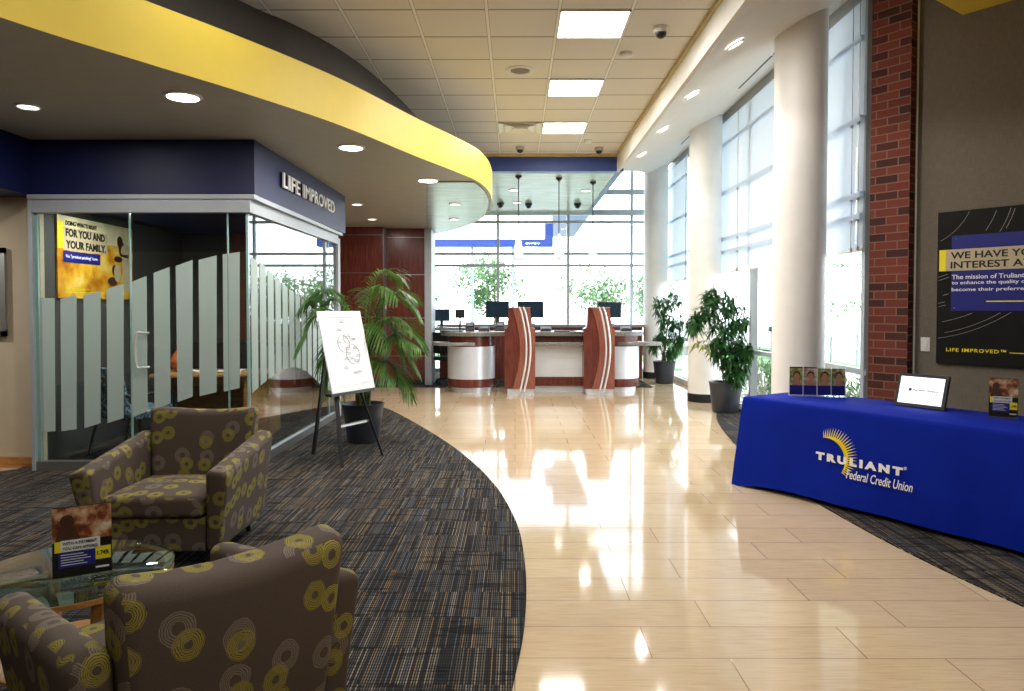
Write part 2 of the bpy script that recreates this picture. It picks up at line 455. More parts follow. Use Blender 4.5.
def tag(o, label, cat, group=None, kind=None):
    o['label'] = label; o['category'] = cat
    if group: o['group'] = group
    if kind: o['kind'] = kind
    return o
def struct(o, label=None, cat=None, group=None):
    o['kind'] = 'structure'
    if label: o['label'] = label
    if cat: o['category'] = cat
    if group: o['group'] = group
    return o
def empty(name, loc=(0, 0, 0), rotz=0, label=None, cat=None, group=None, kind=None):
    o = bpy.data.objects.new(name, None); COL.objects.link(o)
    o.location = loc; o.rotation_euler = (0, 0, rotz); o.empty_display_size = 0.1
    if label: tag(o, label, cat, group, kind)
    return o
def children(o): return [c for c in list(COL.objects) if c.parent == o]
def copy_tree(o, loc=None, rotz=None, label=None):
    def rec(src, par):
        c = src.copy(); COL.objects.link(c)
        if par is not None: c.parent = par
        for ch in children(src): rec(ch, c)
        return c
    r = rec(o, None)
    if loc is not None: r.location = loc
    if rotz is not None: r.rotation_euler[2] = rotz
    if label: r['label'] = label
    return r

def text_mesh(body, size=0.1, extrude=0.001, offset=0.0, shear=0.0, spacing=1.0, fit=None):
    cu = bpy.data.curves.new('t', 'FONT'); cu.body = body; cu.size = size; cu.extrude = extrude
    cu.offset = offset; cu.shear = shear; cu.space_character = spacing; cu.resolution_u = 3
    ob = bpy.data.objects.new('t', cu); COL.objects.link(ob)
    dg = bpy.context.evaluated_depsgraph_get(); dg.update()
    me = bpy.data.meshes.new_from_object(ob.evaluated_get(dg))
    V = [v.co.copy() for v in me.vertices]; F = [tuple(p.vertices) for p in me.polygons]
    bpy.data.objects.remove(ob); bpy.data.curves.remove(cu); bpy.data.meshes.remove(me)
    if fit:
        x0 = min(v.x for v in V); x1 = max(v.x for v in V); y0 = min(v.y for v in V); y1 = max(v.y for v in V)
        w, h = fit
        sx = w / (x1 - x0); sy = (h / (y1 - y0)) if h else sx
        for v in V: v.x = (v.x - x0) * sx; v.y = (v.y - y0) * sy
    return V, F
def add_text(mb, body, x, y, mat, **kw):
    """text in the local XY plane at x,y then through matrix mat"""
    V, F = text_mesh(body, **kw)
    mb.add(V, F, mat @ Matrix.Translation((x, y, 0)))
# matrix taking (x right, y up, z out) to a frame: face looking along -Y (local front)
FRONT = Matrix(((1, 0, 0, 0), (0, 0, -1, 0), (0, 1, 0, 0), (0, 0, 0, 1)))   # x->x, y->z, z->-y

def catmull(pts, sub=8):
    out = []; n = len(pts)
    for i in range(n - 1):
        p0 = pts[max(i - 1, 0)]; p1 = pts[i]; p2 = pts[i + 1]; p3 = pts[min(i + 2, n - 1)]
        for k in range(sub):
            t = k / sub
            out.append(tuple(0.5 * ((2 * b) + (-a + c) * t + (2 * a - 5 * b + 4 * c - d) * t * t + (-a + 3 * b - 3 * c + d) * t ** 3) for a, b, c, d in zip(p0, p1, p2, p3)))
    out.append(tuple(pts[-1])); return out

# ------------------------------------------------------------------ camera
F_PX = 720.0
HOR = 308.0; VPX = 515.0; CAMZ = 1.5
HALF = (345.5 - HOR) / 2; SHY = -HALF / 1024
pitch = math.atan(HALF / F_PX); yaw = math.atan((VPX - 512) / F_PX)
cam = bpy.data.cameras.new('camera'); cam.shift_y = SHY; co = bpy.data.objects.new('camera', cam); COL.objects.link(co)
cam.sensor_width = 36; cam.lens = F_PX / 1024 * 36; cam.clip_start = 0.05; cam.clip_end = 300
co.location = (0, 0, CAMZ); co.rotation_euler = (PI / 2 - pitch, 0, yaw)
SC.camera = co
_R = co.rotation_euler.to_matrix()
def ray(px, py): return _R @ Vector(((px - 512) / F_PX, (345.5 - py - HALF) / F_PX, -1))
def onz(px, py, z):
    d = ray(px, py); k = (z - CAMZ) / d.z; return Vector((d.x * k, d.y * k, z))
def ony(px, py, Y):
    d = ray(px, py); k = Y / d.y; return Vector((d.x * k, Y, CAMZ + d.z * k))

# ------------------------------------------------------------------ shell
b = MB(); b.box(-9, 9.5, -5, 17.1, -0.12, 0); struct(b.build('floor', M['floor']), 'glossy beige travertine plank tile floor of the lobby', 'floor')

# carpets
edge_px = [(512, 691), (525, 620), (525, 565), (515, 520), (490, 480), (450, 445), (400, 415)]
cl = [tuple(onz(px, py, 0).xy) for px, py in edge_px]
cl = [(-0.45, -0.6), (-0.2, 1.2)] + cl + [(-2.15, 11.0), (-2.9, 11.5), (-4.6, 11.9), (-5.6, 11.9)]
arcL = catmull(cl, 8)
b = MB(); b.prism(arcL + [(-5.6, 7.3), (-4.62, 7.3), (-4.62, 6.62), (-4.9, 6.3), (-5.6, 5.9), (-8.9, 5.2), (-8.9, -0.6)], 0.0, 0.008)
struct(b.build('floor_carpet', M['carpet']), 'dark charcoal carpet with curved edge under the armchairs and easel', 'carpet')
cr_px = [(720, 408), (726, 430), (736, 446)]
cr = [(3.3, 11.2), (3.0, 10.6), (2.68, 9.5), (2.42, 7.9), (2.30, 6.6), (2.31, 5.79), (2.35, 4.95), (2.41, 4.34), (2.545, 3.6), (2.9, 2.4), (3.5, 1.0), (4.4, -0.5)]
b = MB(); b.prism(catmull(cr, 8) + [(9, -0.5), (8.4, 0.6), (3.74, 6.7), (3.40, 7.0), (3.36, 11.2)], 0.0, 0.008)
struct(b.build('floor_carpet', M['carpet']), 'dark carpet with curved edge under the blue-draped table', 'carpet')
b = MB(); b.box(-6, 2.6, 13.55, 16.9, 0.0, 0.008)
struct(b.build('floor_carpet', M['carpet']), 'dark carpet behind the teller counters', 'carpet')

# tile ceiling + plenum
b = MB(); b.box(-9, 1.65, -5, 11.8, 4.0, 4.06); struct(b.build('ceiling', M['tiles']), 'suspended ceiling of square beige acoustic tiles', 'ceiling')
# cream edge trim and white fascia down to sloped soffit
b = MB(); b.box(1.63, 1.66, -5, 11.8, 3.955, 3.998); b.box(-1.0, 1.66, 11.72, 11.8, 3.96, 3.998)
struct(b.build('trim_1', plain('cream_trim', C(196, 176, 130), 0.6)), 'cream trim strip along the edge of the tiled ceiling', 'trim')
# sloped soffit: from (1.66, 3.72) rising 0.52 per metre
SL = 0.52
def soz(x): return 3.72 + SL * (x - 1.65)
sof = [(1.685, -5), (1.685, 11.85), (2.35, 13.7), (2.72, 14.95), (3.55, 15.6), (3.55, 6.95), (3.55, -5)]
b = MB(); n = len(sof)
V = [(x, y, soz(x)) for x, y in sof] + [(x, y, soz(x) + 0.12) for x, y in sof]
b.add(V, [tuple(range(n)), tuple(range(2 * n - 1, n - 1, -1))] + [(i, n + i, n + (i + 1) % n, (i + 1) % n) for i in range(n)])
b.box(1.66, 1.70, -5, 11.85, 3.72, 4.06)
struct(b.build('ceiling', M['white_paint']), 'white sloped soffit with recessed lamps beside the tall windows', 'soffit')
b = MB()
zz = soz(3.55)
b.box(3.55, 9.5, -5, 7.2, zz, zz + 0.1)
struct(b.build('ceiling', M['white_paint']), 'high flat ceiling above the right wall', 'ceiling')
# roof over the glazed far corner and over everything
b = MB(); b.box(-9.2, 9.7, -5.2, 17.4, 5.35, 5.5); struct(b.build('ceiling', M['white_paint']), 'high roof slab over the glazed far corner', 'roof')
b = MB()
fe = [(1.70, 11.9), (2.35, 13.7), (2.72, 14.95), (3.55, 15.6)]
for i in range(3):
    (x0, y0), (x1, y1) = fe[i], fe[i + 1]
    V = [(x0, y0, soz(x0) + 0.1), (x1, y1, soz(x1) + 0.1), (x1, y1, 5.35), (x0, y0, 5.35), (x0 - .05, y0 - .06, soz(x0) + .1), (x1 - .05, y1 - .06, soz(x1) + .1), (x1 - .05, y1 - .06, 5.35), (x0 - .05, y0 - .06, 5.35)]
    b.add(V, [(0, 1, 2, 3), (7, 6, 5, 4), (0, 4, 5, 1), (1, 5, 6, 2), (2, 6, 7, 3), (3, 7, 4, 0)])
struct(b.build('wall_far', M['white_paint']), 'white upper wall above the end of the sloped soffit', 'wall')

# far canopy: blue beam, grey-green underside
b = MB(); b.box(-6, 1.77, 11.8, 11.98, 3.73, 3.99); b.box(1.66, 1.77, 11.98, 16.6, 3.74, 3.99)
struct(b.build('trim_2', M['blue_beam']), 'blue beam crossing above the teller counters', 'beam')
b = MB(); b.box(-6, 1.66, 11.98, 16.75, 3.74, 3.95)
struct(b.build('ceiling', M['canopy_under']), 'grey-green canopy ceiling over the teller counters', 'ceiling')

# left soffit with yellow fascia
ys = [(0, 17), (146, 63), (244, 93), (342, 126), (415, 156), (454, 171), (481, 178)]
ed = [tuple(onz(px, py, 3.04).xy) for px, py in ys]
curve = catmull([(-3.75, 0.0), (-3.45, 1.4), (-3.1, 2.8)] + ed[:-1] + [(-0.43, 8.9), (-0.33, 9.9), (-0.38, 11.2), (-0.62, 12.6), (-1.05, 13.9), (-1.62, 14.9), (-2.4, 15.6), (-3.4, 15.9), (-6.2, 16.0)], 8)
poly = curve + [(-9, 16.0), (-9, -0.6), (-3.9, -0.6)]
b = MB(); b.prism(poly, 3.04, 3.43, side_mi=1)
struct(b.build('ceiling', [M['taupe'], M['yellow']]), 'curved taupe dropped soffit with yellow fascia edge', 'soffit')
# oval wood-look panel at the far end of the soffit
pan = [(x + (-0.05), y) for x, y in curve if 8.75 < y < 15.0 and x > -1.9]
pan = [(-1.08, 8.8)] + pan + [(-1.80, 14.7)]
b = MB(); b.prism(pan, 3.025, 3.045)
struct(b.build('ceiling', M['canopy_under']), 'grey-green oval end panel under the yellow soffit', 'ceiling')
# recessed dark cove wall above the soffit
dk = [(239, 0), (293, 24), (342, 51), (381, 81), (415, 115)]
dd = [tuple(onz(px, py, 4.0).xy) for px, py in dk]
cd = catmull([(-4.6, -0.6), (-3.6, 2.4), (-2.85, 4.4)] + dd + [(-1.2, 11.0), (-1.5, 11.75)], 6)
b = MB(); b.prism(cd + [(-8.9, 11.75), (-8.9, -0.6)], 3.43, 3.999)
struct(b.build('wall_cove', M['dark_taupe']), 'dark grey curved upper wall above the yellow fascia', 'wall')

# navy header over the glass office
b = MB(); b.prism([(-2.38, 6.6), (-2.34, 9.95), (-6, 9.95), (-8.9, 9.95), (-8.9, 0.0), (-4.42, 0.0), (-4.42, 6.6)], 2.53, 3.035)
struct(b.build('trim_3', M['navy']), 'navy blue header band above the glass office', 'header')

# left walls
b = MB(); b.box(-8.9, -4.435, 6.72, 6.78, 0, 2.53)
struct(b.build('wall_left', M['beige_wall']), 'beige wall left of the glass office', 'wall')
b = MB(); b.box(-8.9, -4.435, 6.705, 6.72, 0, 0.1)
struct(b.build('baseboard_left', M['oak']), 'low tan baseboard under the beige wall', 'baseboard')
b = MB(); b.box(-4.74, -4.6, 6.78, 9.95, 0, 2.53); struct(b.build('wall_office_left', M['office_dark']), 'dark grey side wall inside the glass office', 'wall')
b = MB(); b.box(-4.6, -2.55, 9.95, 10.1, 0, 2.53); b.box(-8.9, -4.6, 9.95, 10.1, 0, 3.03)
struct(b.build('wall_office_back', M['office_dark']), 'dark grey back wall inside the glass office', 'wall')
b = MB(); b.box(-3.98, -2.62, 9.92, 9.95, 0, 2.53)
struct(b.build('trim_4', M['cherry']), 'cherry panel on the office back wall', 'panel')
b = MB(); b.box(-9.0, -8.9, -5, 17.2, 0, 5.4); struct(b.build('wall_west', M['beige_wall']))
b = MB(); b.box(-9.0, 9.5, -5.1, -5, 0, 5.4); struct(b.build('wall_behind', M['beige_wall']))

# cherry wall
w = empty('wall_cherry', (0, 0, 0)); struct(w, 'dark cherry panelled wall beside the teller counters', 'wall')
b = MB(); b.box(-6.2, -2.50, 13.68, 14.3, 0.1, 3.035); b.box(-2.50, -1.75, 13.98, 14.6, 0.1, 3.035); b.build('panel', M['cherry'], w)
b = MB()
for z in (2.88, 2.16, 1.32, 0.58):
    b.box(-6.2, -2.497, 13.672, 13.68, z, z + 0.012); b.box(-2.50, -1.75, 13.972, 13.98, z - .02, z - .008)
b.box(-2.503, -2.495, 13.67, 13.98, 0.1, 3.03)
b.build('seam', M['alu'], w)
b = MB(); b.box(-6.2, -2.52, 13.70, 14.3, 0.0, 0.1); b.box(-2.52, -1.77, 14.0, 14.6, 0, 0.1); b.build('toe_kick', M['black_base'], w)
b = MB(); b.box(-1.75, -1.62, 13.95, 14.62, 0.0, 3.035); struct(b.build('trim_5', M['alu_dull']), 'pale metal end cap of the cherry wall', 'trim')

# ------------------------------------------------------------------ glass office
# front glass (plane Y = 6.62), side glass (x = -2.45)
gf = empty('window_1', (0, 6.6, 0)); struct(gf, 'frosted-stripe glass front of the office left of its door', 'glass wall')
def pane(mb, x0, x1, z0, z1, t=0.012, y=0): mb.box(x0, x1, y - t / 2, y + t / 2, z0, z1)
xa = -4.40; xd0 = -3.525; xd1 = -2.63; xe = -2.452
def stripe_poly(x0, x1, zt0, zt1, zb0, zb1): return [(x0, zb0), (x1, zb1), (x1, zt1), (x0, zt0)]
def films(mb, polys, y):
    for p in polys:
        V = [(x, y, z) for x, z in p] + [(x, y + 0.0015, z) for x, z in p]
        mb.add(V, [(0, 1, 2, 3), (7, 6, 5, 4), (0, 4, 5, 1), (1, 5, 6, 2), (2, 6, 7, 3), (3, 7, 4, 0)])
def fpt(px, py): q = ony(px, py, 6.6); return q.x, q.z
fs = [((40, 298), (55, 298), (41, 432), (56, 431)), ((61, 299), (77, 295), (62, 431), (77, 429)), ((84, 295), (101, 291), (85, 428), (101, 423)),
      ((107, 289), (124, 284), (108, 423), (124, 418)), ((132, 282), (147, 276), (133, 417), (148, 411)), ((154, 273), (170, 267), (155, 409), (171, 403)),
      ((176, 266), (193, 260), (178, 402), (193, 396.5)), ((199, 260), (217, 255.5), (200, 396), (217, 392)), ((223, 254.5), (240, 252), (224, 391.5), (240, 388))]
FS = []
for tl, tr, bl, br_ in fs:
    a, bb, c, d = fpt(*bl), fpt(*br_), fpt(*tr), fpt(*tl)
    FS.append([a, bb, c, d])
b = MB(); pane(b, xa, xd0 - 0.005, 0.09, 2.37); b.build('pane', M['glass_in'], gf)
b = MB(); films(b, FS[:4], -0.0085); b.build('frosted_film', M['frost'], gf)
b = MB(); b.box(xa - 0.01, xe + 0.045, -0.045, 0.04, 2.37, 2.53 - .04); b.build('header_rail', M['alu_dull'], gf)
b = MB(); b.box(xa - 0.03, xe + 0.09, -0.06, 0.06, 2.49, 2.53); b.build('header_cap', M['alu_dull'], gf)
b = MB(); b.box(xa, xd0 - .01, -0.035, 0.035, 0, 0.09); b.build('base_rail', M['alu'], gf)
b = MB(); b.box(xa - 0.03, xa, -0.05, 0.05, 0, 2.49); b.build('jamb', M['alu_dull'], gf)
b = MB(); b.box(xa, xa + 0.03, -0.01, 0.01, 0.09, 2.37); b.build('edge_strip', M['glass_edge'], gf)
gd = empty('door_1', (0, 6.6, 0)); struct(gd, 'frosted-stripe glass office door with pull handle', 'door')
b = MB(); pane(b, xd0, xd1, 0.10, 2.37); b.build('pane', M['glass_in'], gd)
b = MB(); films(b, FS[4:8], -0.0085); b.build('frosted_film', M['frost'], gd)
b = MB(); b.box(xd0, xd1, -0.03, 0.03, 0.01, 0.10); b.build('base_rail', M['alu'], gd)
b = MB(); b.box(xd0 - .006, xd0 + .004, -0.012, 0.012, 0.1, 2.45); b.box(xd1 - .004, xd1 + .006, -0.012, 0.012, 0.1, 2.45); b.build('edge_seal', M['glass_edge'], gd)
h0 = fpt(139.5, 333); h1 = fpt(139.5, 367)
hx = h0[0]; pth = [(hx + .09, -0.006, h0[1]), (hx + .05, -.04, h0[1] + .0), (hx, -0.06, h0[1] - .02), (hx, -0.06, h1[1] + .02), (hx + .05, -.04, h1[1]), (hx + .09, -0.006, h1[1])]
b = MB(); b.tube(catmull(pth, 5), 0.011, 10); b.build('handle', plain('satin_handle_metal', C(220, 222, 216), .3, metal=.2), gd, smooth=True)
gn = empty('window_2', (0, 6.6, 0)); struct(gn, 'narrow glass corner panel right of the office door', 'glass wall')
b = MB(); pane(b, xd1 + .005, xe, 0.09, 2.37); b.build('pane', M['glass_in'], gn)
b = MB(); films(b, [FS[8]], -0.0085); b.build('frosted_film', M['frost'], gn)
b = MB(); b.box(xd1, xe, -0.035, 0.035, 0, 0.09); b.build('base_rail', M['alu'], gn)
# side glass
gs = empty('window_3', (-2.45, 0, 0)); struct(gs, 'long frosted-stripe glass side wall of the office', 'glass wall')
b = MB(); b.box(-0.006, 0.006, 6.61, 9.82, 0.09, 2.37); b.build('pane', M['glass_in'], gs)
def side_pt(px, py, X=-2.44):
    d = ray(px, py); k = X / d.x; return d.y * k, CAMZ + d.z * k
bot = [(6.62, 0.70), (7.0, 0.78), (7.3, 0.82), (7.6, 0.86), (8.0, 0.84), (8.4, 0.76), (8.8, 0.62), (9.2, 0.47), (9.5, 0.40), (9.8, 0.38)]
top = [(6.62, 1.98), (7.0, 1.92), (7.4, 1.80), (7.8, 1.70), (8.2, 1.62), (8.6, 1.52), (9.0, 1.42), (9.4, 1.30), (9.8, 1.22)]
def interp(tb, y):
    for (a, za), (c, zc) in zip(tb, tb[1:]):
        if a <= y <= c: return za + (zc - za) * (y - a) / (c - a)
    return tb[0][1] if y < tb[0][0] else tb[-1][1]
b = MB(); y = 6.66
while y < 9.75:
    y1 = min(y + 0.165, 9.8)
    V = [(0.008, y, interp(bot, y)), (0.008, y1, interp(bot, y1)), (0.008, y1, interp(top, y1)), (0.008, y, interp(top, y))]
    V += [(v[0] + .0015, v[1], v[2]) for v in V]
    b.add(V, [(3, 2, 1, 0), (4, 5, 6, 7), (0, 1, 5, 4), (1, 2, 6, 5), (2, 3, 7, 6), (3, 0, 4, 7)])
    y += 0.225
b.build('frosted_film', M['frost'], gs)
b = MB(); b.box(-0.04, 0.04, 6.64, 9.84, 2.37, 2.485); b.build('header_rail', M['alu_dull'], gs)
b = MB(); b.box(-0.055, 0.085, 6.66, 9.9, 2.488, 2.529); b.build('header_cap', M['alu_dull'], gs)
b = MB(); b.box(-0.03, 0.03, 6.56, 9.84, 0, 0.09); b.build('base_rail', M['alu'], gs)
b = MB(); b.box(-0.03, 0.04, 9.82, 9.94, 0, 2.45); b.build('jamb', M['alu_dull'], gs)
b = MB(); b.box(-0.008, 0.008, 9.45, 9.465, 0.09, 2.37); b.box(-0.01, 0.01, 6.59, 6.62, 0.09, 2.37); b.build('edge_seal', M['glass_edge'], gs)

# sign letters on the navy header (face x=-2.38)
MX = Matrix(((0, 0, 1, 0), (1, 0, 0, 0), (0, 1, 0, 0), (0, 0, 0, 1)))   # x->Y, y->Z, z->X
sg = empty('wall_sign', (-2.375, 7.3, 2.72), 0, 'white raised LIFE IMPROVED letters on the navy header', 'sign')
for wd_, y0_, w_ in (('LIFE', 0.0, .56), ('IMPROVED', .68, 1.37)):
    b = MB(); V, F = text_mesh(wd_, size=0.2, extrude=0.008, offset=0.002, spacing=1.08, fit=(w_, 0.15)); b.add(V, F, Matrix.Translation((0.034, y0_, 0)) @ MX); b.build('lettering', M['white_ink'], sg)
    b = MB(); V, F = text_mesh(wd_, size=0.2, extrude=0.012, offset=0.004, spacing=1.08, fit=(w_, 0.15)); b.add(V, F, Matrix.Translation((0.013, y0_, 0)) @ MX); b.build('letter_backing', M['black'], sg)

# ------------------------------------------------------------------ windows: far curtain wall Y=17 and right wall x=3.42
def mull(mb, x, z0, z1, w=0.06, y=17.0, d=0.12): mb.box(x - w / 2, x + w / 2, y - d / 2, y + d / 2, z0, z1)
W = empty('window_4', (0, 0, 0)); struct(W, 'tall far curtain wall of glass behind the teller counters', 'window')
mx = [-5.9, -4.0, -2.04, -0.40, 1.25, 2.74, 3.42]
b = MB()
for x in mx: mull(b, x, 0.0, 5.35)
b.build('mullion', M['alu_dull'], W)
b = MB()
for z in (0.9, 2.50, 2.775, 3.52): b.box(-6, 3.42, 16.95, 17.05, z - .03, z + .03)
b.box(-6, 3.42, 16.9, 17.1, 3.68, 3.80); b.box(1.7, 3.42, 16.95, 17.05, 4.16, 4.28); b.box(1.7, 3.42, 16.95, 17.05, 4.95, 5.0)
b.box(-6, 3.42, 16.93, 17.07, 0, 0.08)
b.build('transom', M['alu_dull'], W)
b = MB(); b.box(-6, 3.42, 16.995, 17.005, 0.05, 5.35); b.build('pane', M['glass_win'], W)
b = MB(); b.box(-9, -6, 16.9, 17.1, 0, 5.4); struct(b.build('wall_far', M['beige_wall']))

XW = 3.42
bays = [(6.98, 10.37, 'tall side window nearest the brick pier'), (10.37, 14.0, 'tall side window behind the middle column'), (14.0, 17.0, 'tall side window at the far corner')]
for i, (y0, y1, lab) in enumerate(bays):
    W = empty('window_%d' % (5 + i), (XW, 0, 0)); struct(W, lab, 'window')
    b = MB(); b.box(0.02, 0.03, y0, y1, 0.1, 5.35); b.build('pane', M['glass_win'], W)
    b = MB()
    for ym in ([y0 + 0.03] if i else [y0 + 0.06]): b.box(-0.03, 0.07, ym - 0.035, ym + 0.035, 0, 5.35)
    b.build('mullion', M['alu_dull'], W)
    b = MB()
    for z in (0.05, 0.87, 4.75): b.box(-0.02, 0.06, y0, y1, z - 0.05 if z < .1 else z - .03, z + .05 if z < .1 else z + .03)
    b.build('transom', M['alu_dull'], W)
    b = MB(); b.box(-0.1, 0.02, y0, y1, 0, 0.09); b.build('sill', M['white_paint'], W)
b = MB(); b.box(3.36, 3.45, 6.98, 15.6, soz(3.42) - 0.16, soz(3.42) - 0.02); struct(b.build('trim_6', M['alu_dull']), 'grey head trim above the side window blinds', 'trim')

# roman blinds
folds = [4.06 + 0.0, 3.30, 2.57, 2.36, 2.08]
def blind(y0, y1, label):
    o = empty('window_blind', (3.37, (y0 + y1) / 2, 2.08), 0, label, 'blind', 'white translucent blinds on the side windows')
    top = soz(3.42) - 0.1
    prof = [(0.0, top)]
    zs = [top] + folds
    for a, c in zip(zs, zs[1:]):
        prof += [(-0.012, a - (a - c) * 0.5), (-0.018, c + 0.03), (-0.05, c + 0.0), (-0.048, c + 0.055), (-0.004, c + 0.062)] if c != folds[-1] else [(-0.012, a - (a - c) * .5), (-0.012, c)]
    b = MB(); h = (y1 - y0) / 2
    V = []
    for x, z in prof: V += [(x, -h, z - 2.08), (x, h, z - 2.08)]
    F = [(2 * i, 2 * i + 1, 2 * i + 3, 2 * i + 2) for i in range(len(prof) - 1)]
    b.add(V, F); b.build('fabric', M['blind'], o)
    b = MB(); b.box(-0.022, 0.0, -h, h, -0.03, 0.0); b.build('hem_bar', M['white_plastic'], o)
    b = MB(); b.tube([(-0.03, -h + .06, top - 2.1), (-0.03, -h + .06, -0.02)], 0.004, 5)
    for z in folds[1:]: b.box(-.045, -.025, -h + .045, -h + .075, z - 2.08 - .02, z - 2.08 + .02)
    b.build('cord', M['alu'], o)
blind(6.99, 7.13, 'narrow white blind sliver beside the brick pier')
blind(7.135, 10.80, 'white folded blind between the near and middle columns')
blind(10.805, 13.9, 'white folded blind behind the middle column')
blind(14.1, 16.8, 'white folded blind at the far window corner')

# columns
colp = [((2.90, 7.38), 'near round white column rising behind the brochures'), ((3.05, 11.6), 'middle round white column behind the larger potted shrub'), ((3.02, 15.5), 'far round white column at the end of the window wall')]
for (x, y), lab in colp:
    o = empty('column', (x, y, 0)); struct(o, lab, 'column', 'round white columns')
    b = MB(); b.lathe([(0.255, 0.1), (0.255, 4.9)], 40); b.build('shaft', M['col_paint'], o, smooth=True)
    b = MB(); b.lathe([(0.265, 0.0), (0.265, 0.13), (0.256, 0.135)], 40); b.build('base', M['black_base'], o, smooth=True)

# brick pier + right wall
ang = math.atan2(-0.8, 0.6)
b = MB(); b.box(0, 0.365, 0, 0.4, 0, 5.3)
o = b.build('wall_brick', M['brick'], boxuv=True, loc=(3.42, 6.98, 0), rotz=ang); struct(o, 'red brick pier between the windows and grey wall', 'pier')
WN = 7.02
def wallpt(r):
    Y = WN / (0.8 * r + 0.6); return Vector((r * Y, Y, 0))
w0 = Vector((3.67, 6.80, 0)) ; k = (WN - (0.8 * w0.x + 0.6 * w0.y)); w0 += Vector((0.8, 0.6, 0)) * k
b = MB(); b.box(0, 8.2, 0, 0.15, 0, 5.3)
o = b.build('wall_right', M['wallcover'], loc=w0, rotz=ang); struct(o, 'grey-brown textured wall behind the blue table', 'wall')
b = MB(); b.box(0.0, 0.012, -0.014, 0, 0, 4.5)
pe = Vector((3.42 + .6 * .365, 6.98 - .8 * .365, 0)); dpe = WN - (0.8 * pe.x + .6 * pe.y)
o = b.build('trim_7', M['white_paint'], loc=pe + Vector((.8, .6, 0)) * dpe + Vector((.6, -.8, 0)) * .015, rotz=ang); struct(o, 'thin white corner strip beside the brick pier', 'trim')
b = MB(); b.box(8.9, 9.5, -5, 0.6, 0, 5.4); struct(b.build('wall_right', M['beige_wall']))
# yellow bulkhead on the right wall
P = wallpt((957 - 515) / 720)
b = MB(); b.box(0, 4.5, -0.75, -0.005, 0, 0.38)
o = b.build('trim_8', M['yellow'], loc=(P.x, P.y, 4.08), rotz=ang); struct(o, 'mustard yellow bulkhead high on the right wall', 'bulkhead')

# ------------------------------------------------------------------ lamps
def area(loc, size, power, col=(1, .93, .84), rot=(0, 0, 0), sy=None, spread=None, shape=None):
    l = bpy.data.lights.new('lamp', 'AREA'); l.energy = power; l.color = col; l.size = size
    if sy: l.shape = 'RECTANGLE'; l.size_y = sy
    if shape: l.shape = shape
    if spread: l.spread = spread
    o = bpy.data.objects.new('lamp', l); COL.objects.link(o); o.location = loc; o.rotation_euler = rot
    return o
def panel_light(k, label=None):
    y0 = 6.10 + 0.606 * k; x0 = 0.372
    o = empty('ceiling_panel_light', (x0 + .3055, y0 + .303, 4.0), 0, label or 'square lit ceiling panel', 'ceiling light', 'lit square panels in the tiled ceiling')
    b = MB(); b.box(-.285, .285, -.288, .288, -0.012, -0.002); b.build('diffuser', M['lamp_panel'], o)
    b = MB()
    for a in ((-.3, .3, -.302, -.289), (-.3, .3, .289, .302), (-.3, -.286, -.302, .302), (.286, .3, -.302, .302)): b.box(*a, -0.016, -0.001)
    b.build('frame', M['white_plastic'], o)
    area((x0 + .3, y0 + .3, 3.97), 0.56, 26, (1, .98, .95))
panel_light(0, 'nearest and largest of the three lit ceiling panels'); panel_light(3, 'middle of the three lit ceiling panels'); panel_light(6, 'farthest lit ceiling panel beside the air diffuser')
for k in (-3, -6, -9, -12):  # added unseen fill lamps without fixtures, brightening the foreground
    area((0.655, 6.403 + .606 * k, 3.97), 0.56, 19, (1, .98, .95))
    area((-1.7, 6.403 + .606 * k, 3.97), 0.56, 5, (1, .98, .95))

for ax_, ay_, pw in ((-4.0, 7.4, 14), (-3.1, 7.6, 14), (-5.6, 5.7, 14), (-7.2, 3.4, 10)):  # lamps added out of view to brighten the office and left corridor
    area((ax_, ay_, 2.50), .2, pw, (1, .96, .92), shape='DISK')
    o = empty('downlight', (ax_, ay_, 2.53), 0, {(-4.0, 7.4): 'added unseen fill lamp in the office ceiling nearer the poster', (-3.1, 7.6): 'added unseen fill lamp in the office ceiling nearer the side glass'}.get((ax_, ay_), 'added unseen fill lamp in the low ceiling of the left corridor'), 'ceiling light', 'added unseen fill lamps under the navy header ceiling')
    b = MB(); b.lathe([(.08, -.006), (.10, -.014), (.115, 0)], 28, cap=False); b.build('trim_ring', M['white_plastic'], o, smooth=True)
    b = MB(); b.lathe([(.085, -.008), (.085, 0)], 28); b.build('lens', M['lamp_pink'], o)
def downlight(name, px, py, z, r, mat, label, group, power, lensdrop=0.0, slope=False, col=(1, .95, .9)):
    if slope:
        d = ray(px, py); t = (3.72 - SL * 1.65 - CAMZ) / (d.z - SL * d.x); p = Vector((d.x * t, d.y * t, CAMZ + d.z * t))
    else: p = onz(px, py, z)
    o = empty(name, p, 0, label, 'ceiling light', group)
    if slope: o.rotation_euler = (0, -math.atan(SL), 0); o.location.z -= .012
    b = MB(); b.lathe([(r * 0.80, -0.004), (r * .86, -0.014), (r, -0.010), (r * 1.02, 0.0)], 28, cap=False); b.build('trim_ring', M['white_plastic'], o, smooth=True)
    b = MB(); b.lathe([(r * 0.82, -0.003 - lensdrop), (r * 0.82, 0.0)], 28); b.build('lens', mat, o)
    l = area(p + Vector((0, 0, -0.03 - lensdrop)), r * 1.4, power, col, shape='DISK')
    if slope: l.rotation_euler = (0, -math.atan(SL), 0); l.location = p + Vector((.022, 0, -.045))
    return o
big = [(183, 96, 'nearest large glowing lamp in the taupe soffit'), (351, 147, 'middle large glowing lamp in the taupe soffit'), (428, 180, 'farthest large glowing lamp in the taupe soffit')]
for px, py, lab in big: downlight('downlight', px, py, 3.04, 0.13, M['lamp_warm'], lab, 'large round lamps in the taupe soffit', 14, 0.012)
